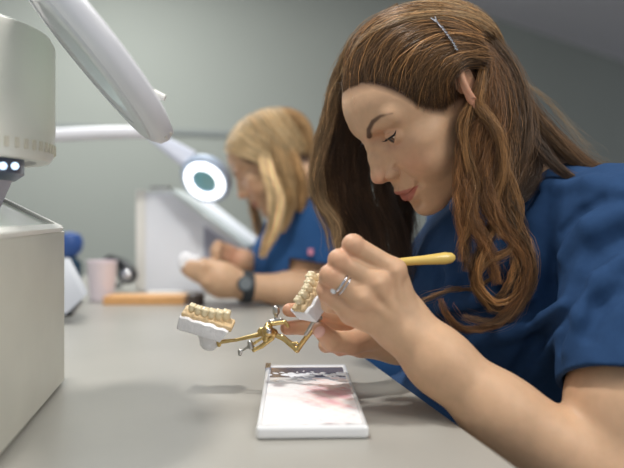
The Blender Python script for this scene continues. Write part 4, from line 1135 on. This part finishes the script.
LB([(278, 132, 1.45), (294, 155, 1.44), (304, 180, 1.45), (309, 196, 1.46)], [8, 9, 8, 4], 300, BLD2, amp=.003)
LB([(248, 150, 1.52), (250, 180, 1.53), (256, 215, 1.52), (262, 240, 1.50)], [5, 7, 7, 4], 200, BLD, amp=.003)
hb.build('hair', hair_mat('blonde_hair', .45), bw)
# eye, brow dark accents
eb = N(); bmesh.ops.create_uvsphere(eb, u_segments=16, v_segments=10, radius=ER * .0102, matrix=Matrix.Translation(V(B2W([EYE])[0]))); bm_obj('eye', eb, M['lash'], bw)
# watch
wt = empty('wristwatch', V(W(246, 288, 1.35))); tag(wt, 'dark wristwatch around the blonde woman\'s near wrist', 'watch')
b = N(); u = (W(290, 290, 1.38) - W(247, 287, 1.35)); lathe(b, [(.0305, -.011), (.0335, -.011), (.0335, .011), (.0305, .011)], W(246, 287, 1.35), u, 40, closed=True); bm_obj('strap', b, M['strap'], wt)
b = N(); lathe(b, [(0, 0), (.017, 0), (.017, .007), (.013, .009), (0, .009)], W(246, 284.5, 1.315), (-.0, -1, .25), 28); bm_obj('dial', b, M['strap'], wt)
b = N(); lathe(b, [(0, .0092), (.0125, .0092), (.0125, .0098), (0, .0098)], W(246, 284.5, 1.315), (-.0, -1, .25), 28); bm_obj('face', b, mat('grey_watch_face', (110, 116, 120), rough=.4), wt)
# small cast in her hand
def cf(P):
    d = box(P, W(190, 262, 1.35), (.022, .016, .012), rad=.006)
    d = smin(d, ell(P, W(186, 256, 1.35), (.012, .012, .008)), .006)
    return d + .0015 * fbm(P, 90, 3)
c0 = sdf_obj('plaster_cast', cf, W(178, 275, 1.35) - [.01, .03, 0], W(204, 248, 1.35) + [.01, .03, 0], .002, M['plaster']); tag(c0, 'small white plaster cast held in the blonde woman\'s hands', 'dental cast')
# ------------------------------------------------------------------ assemble the woman in front
me = build_person(); tag(me, 'brown-haired woman in a navy scrub top leaning over the bench, painting a dental cast', 'person')
for s in (1, -1):
    e = EYE * np.array([1, s, 1]); r = ER * .01
    c = H2W([e])[0]; n = W(322, 262, .66) - c; n = n / np.linalg.norm(n)
    b = N(); bmesh.ops.create_uvsphere(b, u_segments=40, v_segments=24, radius=r, matrix=Matrix.Translation(V(c))); eo = bm_obj('eye', b, M['eye'], me)
    cb = lambda ang, k=1.0: (math.sin(ang) * r * k, math.cos(ang) * r * k)
    b = N(); lathe(b, [cb(0.001, 1.02), cb(.16, 1.02), cb(.34, 1.02), cb(.50, 1.012), cb(.52, .98)], c, n, 40); bm_obj('iris', b, M['iris'], eo)
    b = N(); lathe(b, [cb(0.001, 1.03), cb(.12, 1.03), cb(.2, 1.026), cb(.21, 1.0)], c, n, 30); bm_obj('pupil', b, M['pupil'], eo)
    # liner with a wing, and lashes
    def lp_(az, el, k=1.14): 
        q = np.array([math.cos(el) * math.cos(az), math.cos(el) * math.sin(az), math.sin(el)]) * ER * k * np.array([1, s, 1]) + e
        return H2W([q])[0]
    S_ = np.linspace(-.95, 1.0, 14)
    tp = [(-.01 + .84 * t, -.02 * (1 - t * t) + .04 + .05 * t) for t in S_]
    pts = [lp_(a, el_ + .02, 1.13) for a, el_ in tp] + [lp_(.98, .18, 1.13), lp_(1.16, .32, 1.14)]
    b = N(); tube(b, pts, [.0004] * 3 + [.0007] * 5 + [.0010] * 6 + [.0009, .0003], seg=6); bm_obj('eyeliner', b, M['lash'], me)
    b = N()
    for t in np.linspace(-.6, 1.05, 16):
        a = -.01 + .84 * t; el_ = -.02 * (1 - t * t) + .04 + .05 * t
        tube(b, [lp_(a, el_, 1.15), lp_(a + .05 * (t + .2), el_ - .04, 1.35), lp_(a + .12 * (t + .3), el_ + .04, 1.58)], [.00022, .00018, .00005], seg=4)
    o = bm_obj('eyelashes', b, M['lash'], me); o['kind'] = 'stuff'
build_hair(me)
so = sdf_obj('scrub_top', scrub_sdf, (.06, .50, CAMZ - .62), (.50, 1.08, CAMZ + .14), .0024, M['scrub'], me, coarse=5)
# thumbnail of the far hand
tn = W(319.5, 332, .6605)
b = N(); bmesh.ops.create_uvsphere(b, u_segments=16, v_segments=10, radius=1, matrix=Matrix.Translation(V(tn)) @ Matrix.Rotation(.75, 4, 'Y') @ Matrix.Diagonal((.0052, .0022, .0066, 1))); bm_obj('thumbnail', b, M['nail'], me)

# ------------------------------------------------------------------ camera
cam = bpy.data.cameras.new('camera'); co = bpy.data.objects.new('camera', cam); C.objects.link(co); bpy.context.scene.camera = co
cam.sensor_width = 36; cam.lens = F / 624 * 36
co.location = (0, 0, CAMZ); co.rotation_euler = (math.pi / 2, 0, 0); cam.shift_y = -19 / 624
cam.dof.use_dof = True; cam.dof.focus_distance = .69; cam.dof.aperture_fstop = 2.9; cam.clip_start = .02

# ------------------------------------------------------------------ light
w_ = bpy.data.worlds.new('world'); bpy.context.scene.world = w_; w_.use_nodes = True
w_.node_tree.nodes['Background'].inputs[0].default_value = (.86, .93, 1.0, 1); w_.node_tree.nodes['Background'].inputs[1].default_value = .47
def area(name, loc, tgt, size, e, col=(1, 1, 1), sy=None):
    l = bpy.data.lights.new(name, 'AREA'); l.energy = e; l.size = size; l.color = col
    if sy: l.shape = 'RECTANGLE'; l.size_y = sy
    o = bpy.data.objects.new(name, l); C.objects.link(o); o.location = loc
    o.rotation_euler = (Vector(tgt) - Vector(loc)).to_track_quat('-Z', 'Y').to_euler(); return o
area('bench_light', (-.28, .60, CAMZ + 1.05), (.0, .72, CAMZ - .1), .11, 10.5, (1, .97, .92))
area('ceiling_panel', (.95, -.25, CAMZ + 1.15), (.2, .8, CAMZ), .6, 15, (1, .95, .86), 1.0)
area('ceiling_panel_back', (-.6, 2.0, CAMZ + 1.08), (-.4, 2.3, 0), .6, 21, (.98, 1, .97), .6)
sc = bpy.context.scene
sc.view_settings.view_transform = 'Standard'; sc.view_settings.look = 'None'; sc.view_settings.exposure = 0; sc.view_settings.gamma = 1
sc.cycles.use_denoising = True
sc.cycles.max_bounces = 8
